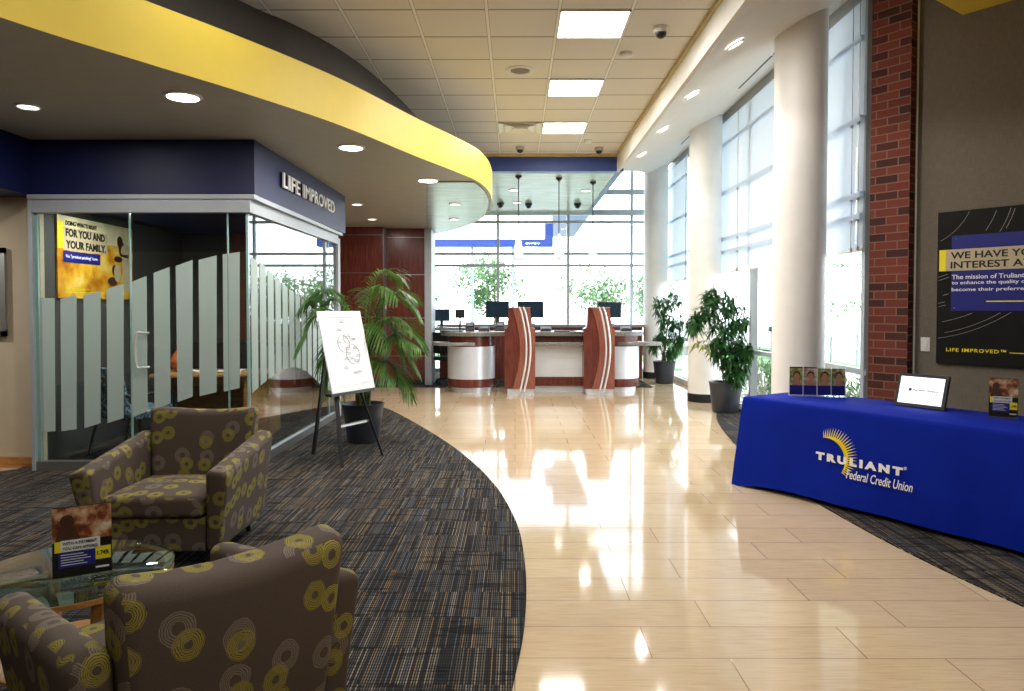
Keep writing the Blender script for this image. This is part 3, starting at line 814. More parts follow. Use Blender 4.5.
for px, py, lab in [(28, 106, 'small recessed lamp far left in the taupe soffit'), (357, 204, 'small recessed lamp above the end of the blue sign'), (372, 219, 'small recessed lamp just in front of the cherry wall'),
                    ]: downlight('downlight', px, py, 3.04, 0.085, M['lamp_pink'], lab, 'small recessed lamps in the taupe soffit', 7)
for px, py, lab in [(455, 204, 'small lamp in the oval soffit panel, nearer of two'), (454, 219, 'small lamp in the oval soffit panel, farther of two')]:
    downlight('downlight', px, py, 3.025, 0.09, M['lamp_warm'], lab, 'lamps in the oval soffit panel', 8)
for px, py, lab in [(735, 43, 'recessed lamp in the white soffit, nearest and topmost'), (692, 94, 'second nearest recessed lamp in the white soffit'), (663, 129, 'third recessed lamp along the white soffit'), (642, 154, 'farthest recessed lamp along the white soffit')]:
    downlight('downlight', px, py, 0, 0.085, M['lamp_pink'], lab, 'recessed lamps in the white sloped soffit', 7, slope=True)
for px, py, lab in [(514, 190, 'small lamp in the canopy ceiling left of centre'), (586, 190.5, 'small lamp in the canopy ceiling on the right'), (517, 202.5, 'small lamp in the canopy ceiling behind the left pendant')]:
    downlight('downlight', px, py, 3.74, 0.10, M['lamp_pink'], lab, 'lamps in the canopy ceiling', 6)
# slot diffusers in the sloped soffit
def slope_pt(px, py):
    d = ray(px, py); t = (3.72 - SL * 1.65 - CAMZ) / (d.z - SL * d.x); return Vector((d.x * t, d.y * t, CAMZ + d.z * t))
for (a, c, lab) in [((739, 88), (771.5, 56), 'long black linear slot vent in the white soffit'), ((774, 53.5), (779, 48.5), 'short black slot vent beside the near column'), ((681, 144), (692, 133.5), 'black slot vent beside the middle column')]:
    p, q = slope_pt(*a), slope_pt(*c); m = (p + q) / 2
    b = MB(); b.box(-0.014, 0.014, -abs(p.y - q.y) / 2, abs(p.y - q.y) / 2, -0.008, 0.004)
    o = b.build('slot_vent', M['black'], loc=m); o.rotation_euler = (0, -math.atan(SL), 0); tag(o, lab, 'vent', 'slot vents in the white soffit')

# ceiling speaker, air diffuser, detectors, dome cameras
p = onz(520, 70, 4.0)
o = empty('ceiling_speaker', p, 0, 'round white ceiling speaker with grey grille', 'speaker')
b = MB(); b.lathe([(0.10, -0.006), (0.115, -0.016), (0.15, -0.012), (0.155, 0.0)], 32, cap=False); b.build('bezel', M['white_plastic'], o, smooth=True)
b = MB(); b.lathe([(0.10, -0.008), (0.10, 0.0)], 32); b.build('grille', plain('grey_mesh', C(130, 126, 120), .7, var=.3, nscale=400), o)
y0 = 6.10 + 0.606 * 6
o = empty('air_diffuser', (-0.239 + .3055, y0 + .303, 4.0), 0, 'square white air diffuser beside the farthest lit panel', 'vent')
b = MB()
for r0, r1, z0 in ((0.29, 0.22, -0.01), (0.20, 0.12, -0.02), (0.10, 0.03, -0.03)):
    for i in range(4):
        a = PI / 4 + i * PI / 2; c = a + PI / 2; s2 = 1.4142
        V = [(r0 * s2 * math.cos(a), r0 * s2 * math.sin(a), z0 - .012), (r0 * s2 * math.cos(c), r0 * s2 * math.sin(c), z0 - .012), (r1 * s2 * math.cos(c), r1 * s2 * math.sin(c), z0 + .01), (r1 * s2 * math.cos(a), r1 * s2 * math.sin(a), z0 + .01)]
        V += [(v[0], v[1], v[2] + .003) for v in V]
        b.add(V, [(0, 1, 2, 3), (7, 6, 5, 4), (0, 4, 5, 1), (1, 5, 6, 2), (2, 6, 7, 3), (3, 7, 4, 0)])
b.build('louvre', M['white_plastic'], o)
b = MB(); b.box(-.3, .3, -.3, .3, -.004, -.001); b.build('backing', M['white_paint'], o)
for px, py, lab in [(626, 53, 'white smoke detector near the nearest dome camera'), (588, 140, 'white smoke detector at the far end of the tiled ceiling')]:
    p = onz(px, py, 4.0); b = MB(); b.lathe([(0.045, -0.04), (0.06, -0.03), (0.065, -0.01), (0.065, 0)], 24)
    o = b.build('smoke_detector', M['white_plastic'], smooth=True, loc=p); tag(o, lab, 'detector', 'smoke detectors')
def dome(px, py, z, r, lab, mat, grp):
    p = onz(px, py, z); o = empty('dome_camera', p, 0, lab, 'security camera', grp)
    b = MB(); b.lathe([(r, .006), (r, -r * .55), (r * .93, -r * .75), (r * .8, -r * .8)], 28); b.build('housing', mat, o, smooth=True)
    b = MB(); b.lathe([(r * .74, -r * .75), (r * .7, -r * 1.05), (r * .52, -r * 1.3), (r * .25, -r * 1.45), (0.002, -r * 1.5)], 24); b.build('bubble', M['black'], o, smooth=True)
g = 'white dome cameras under the tiled ceiling'
dome(661, 27, 4.0, 0.068, 'white dome camera, nearest and largest, right of the lit panel', M['white_plastic'], g)
dome(520, 146.5, 4.0, 0.068, 'grey dome camera left of centre above the blue beam', M['alu_dull'], g)
dome(599, 147.5, 4.0, 0.068, 'grey dome camera right of centre above the blue beam', M['alu_dull'], g)
g = 'black dome cameras under the canopy'
dome(500.5, 203, 3.74, 0.075, 'leftmost black dome camera under the canopy', M['black'], g)
dome(528.5, 203.5, 3.74, 0.075, 'middle black dome camera under the canopy', M['black'], g)
dome(577.5, 203.5, 3.74, 0.075, 'rightmost black dome camera under the canopy', M['black'], g)

# pendants
for i, (px, pt, pb, lab) in enumerate([(518.5, 176, 234, 'leftmost white glass pendant lamp over the teller counter'), (559, 178, 234, 'middle white glass pendant lamp over the teller counter'), (593, 182, 231, 'rightmost white glass pendant lamp over the teller counter')]):
    p = onz(px, pt, 3.74); zb = ony(px, pb, p.y).z
    o = empty('pendant_lamp', (p.x, p.y, 3.74), 0, lab, 'pendant lamp', 'pendant lamps over the teller counters')
    b = MB(); b.lathe([(0.055, 0), (0.055, -.02), (0.02, -.05), (0.012, -.055)], 20); b.build('ceiling_rose', M['black'], o, smooth=True)
    b = MB(); b.tube([(0, 0, -.05), (0, 0, zb - 3.74)], 0.009, 8); b.build('rod', M['black'], o)
    z = zb - 3.74
    b = MB(); b.lathe([(0.02, z + .01), (0.035, z - .05), (0.06, z - .2), (0.085, z - .42), (0.08, z - .45)], 24, cap=False); b.build('shade', M['pend'], o, smooth=True)
    b = MB(); b.lathe([(0.01, z - .1), (0.03, z - .16), (0.035, z - .22), (0.02, z - .27), (0.004, z - .28)], 16); b.build('bulb', M['lamp_warm'], o, smooth=True)

# ------------------------------------------------------------------ teller counters
def X(px, Y): return ony(px, 300, Y).x
SX = lambda y, Y: 1.5 - (y - 308) * Y / 720
def drum(cx, cy, r, label):
    o = empty('teller_desk', (cx, cy, 0), 0, label, 'counter', 'curved steel-fronted teller desks')
    b = MB(); b.lathe([(r, 0.235), (r, 0.815)], 48, cap=False); b.build('steel_panel', M['steel'], o, smooth=True)
    b = MB(); b.lathe([(r + .004, 0.09), (r + .004, 0.235), (r - .01, .24)], 48); b.build('wood_band', M['cherry'], o, smooth=True)
    b = MB(); b.lathe([(r - .06, 0), (r - .06, 0.09)], 48); b.build('toe_kick', M['steel'], o, smooth=True)
    b = MB(); b.lathe([(r - .02, 0.815), (r - .02, 1.0)], 48); b.build('upper_apron', M['cherry'], o, smooth=True)
    return o
dl = drum(X(471, 13.0), 13.08, 0.43, 'curved steel and cherry teller desk at the left end')
b = MB(); b.lathe([(0.43, 0.83), (0.46, 0.835), (0.46, 0.885), (0.45, 0.895)], 40, cx=-0.24, cy=-0.20, sx=1.0, sy=0.62); b.build('writing_ledge', M['granite'], dl, smooth=True)
dr = drum(X(616, 13.0), 13.22, 0.45, 'curved steel and cherry teller desk at the right end')
b = MB(); b.lathe([(0.40, 0.83), (0.43, 0.835), (0.43, 0.885), (0.42, 0.895)], 40, cx=0.38, cy=-0.30, sx=1.0, sy=0.62); b.build('writing_ledge', M['granite'], dr, smooth=True)
cx0, cx1 = X(534, 12.8), X(586, 12.8)
dc = empty('teller_desk', ((cx0 + cx1) / 2, 12.85, 0), 0, 'straight steel-fronted teller desk between the two pylons', 'counter')
hw = (cx1 - cx0) / 2
b = MB(); b.box(-hw, hw, 0, .06, 0.27, 0.82); b.build('steel_panel', M['steel'], dc)
b = MB(); b.box(-hw, hw, -.01, .08, 0.11, 0.27); b.build('wood_band', M['cherry'], dc)
b = MB(); b.box(-hw, hw, .05, .3, 0, .11); b.build('toe_kick', M['steel'], dc)
b = MB(); b.box(-hw, hw, 0.06, .12, 0.82, 1.0); b.build('upper_apron', M['cherry'], dc)
b = MB(); b.box(-hw - .02, hw + .12, -.22, .06, 0.83, 0.895); b.build('writing_ledge', M['granite'], dc, bevel=.01)
# continuous worktop
wt = catmull([(X(440, 12.8), 13.0), (X(452, 12.7), 12.72), (X(475, 12.6), 12.58), (X(500, 12.6), 12.77), (X(560, 12.7), 12.80), (X(612, 12.6), 12.77), (X(632, 12.7), 12.80), (X(643, 12.8), 12.95)], 6)
wt += [(X(643, 13.6), 13.62), (X(440, 13.6), 13.62)]
b = MB(); b.prism(wt, 1.0, 1.075)
tag(b.build('worktop', M['granite'], bevel=.006), 'long grey stone worktop running through the teller desks', 'worktop')
def pylon(x0, label):
    o = empty('counter_pylon', (x0, 12.45, 0), 0, label, 'pylon', 'tall cherry pylons of the teller counter')
    w = 0.53
    prof = [(0.0, .1), (w, .1), (w, 1.14), (w - .05, 1.16), (w - .09, 1.5), (0.07, 1.5), (0.05, 1.16), (0, 1.14)]
    def slab(mb, pr, y0, y1):
        n = len(pr); V = [(x, y0, z) for x, z in pr] + [(x, y1, z) for x, z in pr]
        mb.add(V, [tuple(range(n)), tuple(range(2 * n - 1, n - 1, -1))] + [(i, n + i, n + (i + 1) % n, (i + 1) % n) for i in range(n)])
    b = MB(); slab(b, prof, 0, .30); b.build('body', M['cherry'], o)
    arc = [(0.14 + 0.13 * math.sin(PI * t / 14) + 0.0 * t, .1 + 1.4 * t / 14) for t in range(15)]
    pr = arc[::-1] + [(w - .0, .1), (w, 1.14), (w - .05, 1.16), (w - .09, 1.5)]
    pr = [(w, .1), (w, 1.14), (w - .05, 1.16), (w - .09, 1.5)] + arc[::-1]
    b = MB(); slab(b, pr, -0.03, -0.002); b.build('front_panel', M['cherry_light'], o)
    for d in (0, .07):
        b = MB(); b.tube([(0.27 + d + 0.11 * math.sin(PI * t / 16) + (-.02 if t == 16 else 0) , -0.045, .06 + 1.46 * t / 16) for t in range(17)], 0.017, 8); b.build('chrome_strip', M['strip'], o, smooth=True)
    b = MB(); b.box(.05, w - .02, .02, .28, 0, .1); b.build('plinth', M['steel'], o)
    b = MB(); b.box(.06, w - .08, -.02, .31, 1.5, 1.515); b.build('cap', M['alu'], o)
pylon(X(504.5, 12.45), 'tall cherry pylon with chrome strips, left of the pair')
pylon(X(584, 12.45), 'tall cherry pylon with chrome strips, right of the pair')
# back counter
o = empty('back_counter', (0.5, 15.5, 0), 0, 'long low grey counter against the far windows', 'counter')
b = MB(); b.box(-2.15, 2.25, -.28, .28, 1.09, 1.15); b.build('worktop', M['granite'], o, bevel=.006)
b = MB(); b.box(-2.1, 2.2, -.24, .26, 0.0, 1.09); b.build('cabinet', M['cherry'], o)
def monitor(px, py, w, h, Y, zt, label, rz=0):
    p = ony(px, py, Y)
    o = empty('computer_monitor', (p.x, Y, zt), rz, label, 'monitor', 'black computer monitors behind the teller counter')
    zc = p.z - zt
    b = MB(); b.box(-w / 2, w / 2, -.02, .025, zc - h / 2, zc + h / 2); b.build('housing', M['black'], o, bevel=.006)
    b = MB(); b.box(-w / 2 + .015, w / 2 - .015, -.024, -.019, zc - h / 2 + .02, zc + h / 2 - .015); b.build('screen', M['screen'], o)
    b = MB(); b.box(-.03, .03, .02, .05, .01, zc); b.lathe([(.11, 0), (.11, .012), (.03, .02)], 20); b.build('stand', M['black'], o)
monitor(441.5, 315, .34, .25, 14.9, 1.15 - .05, 'small black monitor at the far left of the counter')
COL.objects  # keep
monitor(497.5, 309.5, .50, .36, 15.45, 1.15, 'dark monitor left of the left pylon')
monitor(530.5, 309.5, .56, .36, 15.45, 1.15, 'dark monitor just right of the left pylon')
monitor(609.5, 310, .50, .34, 15.45, 1.15, 'dark monitor behind the right pylon')
# support for the small left monitor: side desk
o = empty('side_desk', (-1.35, 14.9, 0), 0, 'dark side desk at the left behind the counter', 'desk')
b = MB(); b.box(-.42, .42, -.3, .3, 1.04, 1.10); b.build('desktop', M['granite'], o)
for sx in (-.38, .36):
    b = MB(); b.box(sx, sx + .03, -.28, .28, 0.008, 1.04); b.build('leg_panel', M['black'], o)
# counter clutter
def device(name, px, Y, zt, w, d, h, lab, cat, mat=M['black']):
    x = X(px, Y); o = empty(name, (x, Y, zt), 0, lab, cat)
    b = MB(); b.hexa([(-w / 2, -d / 2, 0), (w / 2, -d / 2, 0), (w / 2, d / 2, 0), (-w / 2, d / 2, 0), (-w / 2, -d / 2 + .02, h * .45), (w / 2, -d / 2 + .02, h * .45), (w / 2, d / 2, h), (-w / 2, d / 2, h)], 2); b.build('body', mat, o, bevel=.006)
    b = MB(); b.box(-w * .35, w * .35, -d * .3, d * .1, h * .6, h * .8 + .01); b.build('keys', M['alu_dull'], o)
    return o
device('receipt_printer', 470, 13.35, 1.075, .16, .18, .16, 'black receipt printer on the worktop over the left desk', 'printer')
device('desk_phone', 484, 13.25, 1.075, .2, .18, .09, 'black desk phone on the worktop near the left pylon', 'phone')
device('check_scanner', 500, 13.4, 1.075, .16, .2, .17, 'black scanner directly left of the left pylon', 'scanner')
device('desk_phone', 546, 13.3, 1.075, .2, .2, .08, 'black desk phone just right of the left pylon', 'phone')
device('receipt_printer', 626, 13.3, 1.075, .2, .18, .09, 'black low printer on the worktop right of the right pylon', 'printer')
o = empty('card_terminal', (X(460, 13.2), 13.2, 1.075), 0, 'small black display on a post at the left of the worktop', 'display')
b = MB(); b.tube([(0, 0, 0), (0, 0, .26)], .018, 8); b.lathe([(.07, 0), (.07, .012), (.02, .02)], 16); b.build('post', M['black'], o)
b = MB(); b.box(-.09, .09, -.02, .01, .24, .40); b.build('display', M['black'], o, bevel=.008)
for px, lab in ((452, 'black keyboard at the left of the worktop'), (565, 'black keyboard in the middle of the worktop')):
    b = MB(); b.box(-.2, .2, -.07, .07, 0, .012)
    for r in range(4):
        for c in range(12): b.box(-.19 + c * .032, -.164 + c * .032, -.06 + r * .031, -.035 + r * .031, .012, .018)
    o = b.build('keyboard', M['black'], loc=(X(px, 12.95), 12.95, 1.075)); tag(o, lab, 'keyboard', 'keyboards on the teller worktop')
for px, lab in ((500, 'white paper sheet left of the left pylon'), (578, 'white paper sheet left of the right pylon')):
    b = MB(); b.hexa([(-.15, -.1, 0), (.15, -.1, 0), (.15, .1, 0), (-.15, .1, 0), (-.15, -.1, .002), (.15, -.1, .002), (.15, .1, .002), (-.15, .1, .002)], 2)
    o = b.build('paper_sheet', M['paper'], loc=(X(px, 12.85), 12.85, 1.0765)); tag(o, lab, 'paper')

# office chair behind the left desk
def office_chair(x, y, rz, label):
    o = empty('office_chair', (x, y, 0.008), rz, label, 'chair')
    for i in range(5):
        a = 2 * PI * i / 5 + .3
        b = MB(); b.tube([(.04 * math.cos(a), .04 * math.sin(a), .13), (.3 * math.cos(a), .3 * math.sin(a), .07)], .022, 6, r2=.014); l = b.build('leg', M['black'], o)
        b = MB(); b.lathe([(.012, -.018), (.03, -.014), (.03, .014), (.012, .018)], 16, mat=Matrix.Translation((.3 * math.cos(a), .3 * math.sin(a), .03)) @ Matrix.Rotation(PI / 2, 4, 'X') @ Matrix.Rotation(a, 4, 'Y')); b.build('caster', M['black'], l, smooth=True)
    b = MB(); b.tube([(0, 0, .1), (0, 0, .46)], .025, 10); b.build('gas_lift', M['black'], o)
    b = MB(); b.hexa([(-.25, -.25, .46), (.25, -.25, .46), (.25, .24, .46), (-.25, .24, .46), (-.24, -.24, .54), (.24, -.24, .54), (.24, .23, .54), (-.24, .23, .54)], 4); b.build('seat', M['black'], o, bevel=.025, smooth=True)
    b = MB(); b.hexa([(-.22, .2, .6), (.22, .2, .6), (.22, .27, .6), (-.22, .27, .6), (-.2, .25, 1.02), (.2, .25, 1.02), (.2, .32, 1.02), (-.2, .32, 1.02)], 4); b.build('backrest', M['black'], o, bevel=.03, smooth=True)
    b = MB(); b.tube([(0, .1, .47), (0, .27, .5), (0, .3, .75)], .022, 6); b.build('back_support', M['black'], o)
    for s in (-1, 1):
        b = MB(); b.tube([(s * .22, .05, .48), (s * .29, .05, .5), (s * .29, .05, .68)], .014, 6); b.box(s * .29 - .03, s * .29 + .03, -.12, .15, .68, .71); b.build('armrest', M['black'], o)
office_chair(-1.27, 14.2, 2.5, 'black swivel office chair between the cherry wall and left desk')

# ------------------------------------------------------------------ armchairs
def make_armchair(label):
    o = empty('armchair', (0, 0, 0), 0, label, 'armchair', 'ring-patterned lobby armchairs')
    def crown(q, u, v, w):
        if w > .5: q.z += 0.03 * math.sin(PI * u) * math.sin(PI * v)
        return q
    b = MB(); b.rhexa([(-.29, -.36, .10), (.29, -.36, .10), (.29, .30, .10), (-.29, .30, .10), (-.295, -.37, .295), (.295, -.37, .295), (.295, .30, .295), (-.295, .30, .295)], .012)
    b.build('base', M['rings'], o, autosm=0, smooth=True, boxuv=True, uvoff=(.13, .4))
    b = MB(); b.rhexa([(-.288, -.40, .30), (.288, -.40, .30), (.288, .24, .30), (-.288, .24, .30), (-.288, -.40, .425), (.288, -.40, .425), (.288, .24, .41), (-.288, .24, .41)], .035, fn=crown)
    b.build('seat_cushion', M['rings'], o, autosm=0, smooth=True, boxuv=True, uvoff=(.7, .1))
    for s in (-1, 1):
        def X_(a): return s * a
        c = [(X_(.295), -.37, .10), (X_(.37), -.37, .10), (X_(.40), .36, .10), (X_(.295), .36, .10),
             (X_(.315), -.44, .575), (X_(.445), -.44, .56), (X_(.455), .42, .655), (X_(.335), .42, .67)]
        if s < 0: c = [c[1], c[0], c[3], c[2], c[5], c[4], c[7], c[6]]
        def bow(q, u, v, w):
            q.z += (0.012 * math.sin(PI * u) if w > .5 else 0); return q
        b = MB(); b.rhexa(c, .035, fn=bow)
        b.build('arm', M['rings'], o, autosm=0, smooth=True, boxuv=True, uvoff=(.2 * s + .5, .33 + .2 * s))
    def dip(q, u, v, w):
        q.z += w * (-0.022 * math.sin(PI * u) + 0.012 * math.sin(2 * PI * u + .5) * 0.3)
        q.y += 0.035 * math.sin(PI * u) * (1 if v > .5 else .6) + 0.02 * math.sin(PI * w) * (1 if v > .5 else -1) * .6
        return q
    b = MB(); b.rhexa([(-.285, .22, .12), (.285, .22, .12), (.285, .40, .12), (-.285, .40, .12), (-.355, .35, .84), (.355, .35, .84), (.35, .48, .82), (-.35, .48, .82)], .05, fn=dip)
    b.build('backrest', M['rings'], o, autosm=0, smooth=True, boxuv=True, uvoff=(.05, .62))
    for sx in (-1, 1):
        for yy in (-.32, .34):
            b = MB(); b.tube([(sx * .29, yy, .11), (sx * .30, yy * 1.03, 0)], .028, 4, r2=.018); b.build('leg', M['black_wood'], o)
    return o
c1 = make_armchair('ring-patterned armchair facing the camera in front of the glass office')
c1.location = (-2.07, 4.42, .008); c1.rotation_euler[2] = math.radians(2)
c2 = copy_tree(c1, (-1.067, 2.237, .008), math.radians(227), 'ring-patterned armchair seen from behind in the bottom left corner')
c2.scale = (.92, 1, 1)

# side table
TX, TY = -1.73, 2.79
o = empty('side_table', (TX, TY, .008), 0, 'round glass-topped side table with wooden legs between the armchairs', 'table')
b = MB(); b.lathe([(.352, .455), (.36, .459), (.36, .467), (.352, .471)], 64); b.build('glass_top', M['glass_top'], o, smooth=True)
b = MB(); b.lathe([(.345, .437), (.357, .437), (.357, .4545), (.325, .4545), (.325, .437), (.345, .437)], 64, cap=False); b.build('rim', M['oak'], o, smooth=True)
for i in range(4):
    a = PI / 4 + i * PI / 2
    b = MB(); b.tube(catmull([(.33 * math.cos(a), .33 * math.sin(a), .44), (.29 * math.cos(a), .29 * math.sin(a), .25), (.31 * math.cos(a), .31 * math.sin(a), .0)], 5), .024, 6, r2=.018); b.build('leg', M['oak'], o)
b = MB(); b.lathe([(.27, .14), (.28, .145), (.28, .155), (.27, .16)], 48); b.build('shelf', M['oak'], o, smooth=True)

# ------------------------------------------------------------------ prints
def quad(mb, x0, x1, z0, z1, y, t=0.0012): mb.box(x0, x1, y - t, y, z0, z1)
def loan_card(w, h, t=0.02):
    """local: x width, z height, front -y"""
    parts = {}
    return parts
def brochure(name, loc, rz, w, h, label, tilt=0.08):
    o = empty(name, loc, rz, label, 'brochure stand')
    R = Matrix.Rotation(-tilt, 4, 'X')
    def mk(nm, fn, mat): 
        b = MB(); fn(b); b.v = [tuple(R @ Vector(v)) for v in b.v]; return b.build(nm, mat, o)
    mk('card', lambda b: b.box(-w / 2, w / 2, 0, .004, .008, h), M['black_print'])
    mk('photo_print', lambda b: quad(b, -w / 2, w / 2, h * .52, h * .99, 0), M['car_photo'])
    def fig(b):
        import math as m
        V = [(-w * .25 + .12 * w * m.cos(a), -.002, h * .80 + .09 * h * m.sin(a)) for a in [2 * PI * i / 16 for i in range(16)]]
        b.add(V, [tuple(range(16))]); V = [(-w * .45, -.002, h * .53), (-w * .02, -.002, h * .53), (-w * .12, -.002, h * .72), (-w * .38, -.002, h * .72)]; b.add(V, [(0, 1, 2, 3)])
    mk('printed_driver', fig, M['hair_print'])
    mk('banner', lambda b: quad(b, -w * .36, w * .3, h * .38, h * .54, -.001), M['paper'])
    mk('yellow_bar', lambda b: quad(b, -w * .46, -w * .36, h * .38, h * .53, -.001), M['yellow_ink'])
    mk('blue_block', lambda b: quad(b, -w * .40, w * .22, h * .16, h * .375, -.0005), M['navy_ink'])
    mk('yellow_tag', lambda b: quad(b, w * .22, w * .48, h * .22, h * .40, -.001), M['yellow_ink'])
    T = FRONT
    def tx(b):
        for s, x, z, ww, hh in (('WITH A PAYMENT', -.33, .475, .58, .04), ('YOU CAN AFFORD.', -.33, .405, .60, .04)):
            V, F = text_mesh(s, offset=.002, fit=(ww * w, hh * h)); b.add(V, F, Matrix.Translation((x * w, -.0028, z * h)) @ T)
        V, F = text_mesh('1.74%', offset=.003, fit=(.2 * w, .06 * h)); b.add(V, F, Matrix.Translation((.25 * w, -.0028, .28 * h)) @ T)
    mk('black_lettering', tx, M['black_ink'])
    def tw(b):
        for k in range(5): quad(b, -w * .36, w * (.02 + .12 * ((k * 7) % 3) / 2), h * (.335 - .035 * k), h * (.345 - .035 * k), -.0018, .0005)
        quad(b, w * .22, w * .45, h * .10, h * .125, -.001, .0005)
    mk('small_print', tw, M['white_ink'])
    mk('acrylic_front', lambda b: b.box(-w / 2 - .003, w / 2 + .003, -.006, -.004, .0, h + .003), M['acrylic'])
    mk('acrylic_back', lambda b: b.box(-w / 2 - .003, w / 2 + .003, .005, .007, .0, h + .003), M['acrylic'])
    b = MB(); b.box(-w / 2 - .003, w / 2 + .003, -.05, .06, 0, .003); b.build('acrylic_foot', M['acrylic'], o)
    return o
p = onz(84, 578, 0.48)
brochure('brochure_stand', (-1.64, 2.70, .4795), math.radians(30), .195, .27, 'upright car loan flyer in acrylic holder on the glass table')

# ------------------------------------------------------------------ easel + board
ea = math.atan2(.894, .447)
E0 = Vector((-1.475, 6.96, .008))
o = empty('easel', E0, ea, 'black wooden easel holding a white sign board on the carpet', 'easel')
# local front is -y (n), x = u
apex = (0.0, .375, 1.38)
for s in (-1, 1):
    b = MB(); b.bar((s * .31, 0, 0), (s * .03, .375, 1.40), .036, .022); b.build('front_leg', M['black_wood'], o)
b = MB(); b.bar((.04, .67, 0), (0, .40, 1.36), .036, .022); b.build('rear_leg', M['black_wood'], o)
b = MB(); b.bar((-.235, .13, .36), (.235, .13, .36), .045, .02); b.build('crossbar', M['alu'], o)
b = MB(); b.box(-.32, .32, .11, .19, .655, .68); b.build('ledge', M['black_wood'], o)
b = MB(); b.box(-.04, .04, .36, .41, 1.34, 1.42); b.build('head_block', M['black_wood'], o)
bo = empty('sign_board', E0 + Vector((.447, .894, 0)) * .03 + Vector((-.894, .447, 0)) * .125 + Vector((0, 0, .683)), ea, 'white sign board with a bubble diagram resting on the easel', 'board')
tl = Matrix.Rotation(-math.atan(.24), 4, 'X')
def mkb(nm, fn, mat):
    b = MB(); fn(b); b.v = [tuple(tl @ Vector(v)) for v in b.v]; return b.build(nm, mat, bo)
BW, BH = .64, .80
mkb('board', lambda b: b.box(-BW / 2, BW / 2, 0, .012, 0, BH), M['white_board'])
def diag(b):
    rnd = random.Random(3)
    def ln(x0, z0, x1, z1, t=.0022): b.bar((x0, -.0012, z0), (x1, -.0012, z1), t, .001)
    pts = [(0, .70), (-.06, .62), (.03, .54), (-.09, .50), (.13, .52), (.0, .43), (.12, .43), (.02, .38), (-.03, .33), (.05, .33), (.15, .35), (.12, .30), (-.06, .24), (.06, .18), (.13, .19)]
    for i, (x, z) in enumerate(pts):
        for k in range(2): ln(x - .04 + rnd.random() * .015, z - k * .016, x + .04 - rnd.random() * .01, z - k * .016, .009)
    for cx, cz, r in ((-.03, .47, .085), (.08, .36, .10), (.03, .52, .05)):
        for i in range(28):
            a0 = 2 * PI * i / 28; a1 = 2 * PI * (i + 1) / 28
            ln(cx + r * math.cos(a0), cz + r * math.sin(a0), cx + r * math.cos(a1), cz + r * math.sin(a1), .0022)
    ln(-.24, .76, .24, .76, .0035); ln(-.20, .735, .20, .735, .0035); ln(-.27, .715, .27, .715, .0012)
    ln(-.25, .055, .25, .055, .0012); ln(.10, .07, .22, .07, .003)
mkb('diagram', diag, M['ink'])

# ------------------------------------------------------------------ plants
def leaf(mb, base, d, L, w, up=Vector((0, 0, 1)), droop=.25, n=4):
    d = Vector(d).normalized(); side = d.cross(up)
    if side.length < 1e-3: side = Vector((1, 0, 0))
    side.normalize(); V = []; F = []
    for i in range(n + 1):
        t = i / n; c = Vector(base) + d * L * t - Vector((0, 0, 1)) * droop * L * t * t
        ww = w * math.sin(PI * min(1, .12 + t * .88)) * .5 + .0005
        V += [c - side * ww, c + side * ww]
    for i in range(n): F.append((2 * i, 2 * i + 1, 2 * i + 3, 2 * i + 2))
    mb.add(V, F)
def pot_obj(parent, r0, r1, h):
    b = MB(); b.lathe([(r0 * .96, 0), (r0, .015), (r0 + (r1 - r0) * .8, h * .85), (r1, h * .97), (r1 + .006, h), (r1 - .015, h), (r1 - .03, h * .9), (r1 - .035, h * .86)], 40, cap=False)
    b.lathe([(r0 * .96, 0.001), (r0 * .96, 0.003)], 40)
    b.build('pot', M['pot'], parent, smooth=True)
    b = MB(); b.lathe([(r1 - .02, h * .84), (r1 - .025, h * .90)], 32); b.build('soil', M['soil'], parent)
# palm
PX, PY = -1.70, 8.02
pal = empty('potted_palm', (PX, PY, .008), 0, 'arching palm in a charcoal pot behind the easel', 'potted plant')
pot_obj(pal, .17, .235, .43)
def P8(px, py, Y): q = ony(px, py, Y); return Vector((q.x - PX, q.y - PY, q.z))
fr = [((372, 248), (420, 318), 8.2), ((362, 232), (402, 282), 8.5), ((340, 248), (297, 350), 7.75), ((350, 252), (312, 320), 8.3), ((385, 300), (424, 345), 8.0), ((380, 320), (412, 398), 7.9),
      ((350, 320), (332, 395), 7.6), ((368, 280), (392, 350), 7.5), ((352, 285), (318, 372), 7.7), ((368, 255), (372, 300), 8.7), ((378, 285), (412, 330), 7.7), ((366, 330), (396, 382), 7.5), ((345, 300), (322, 395), 7.9), ((352, 240), (299, 312), 7.95), ((372, 262), (415, 300), 7.9), ((374, 290), (418, 372), 8.2), ((366, 250), (398, 300), 7.6), ((384, 312), (420, 350), 7.7), ((346, 262), (302, 300), 8.5), ((376, 262), (405, 362), 8.05)]
rnd = random.Random(11)
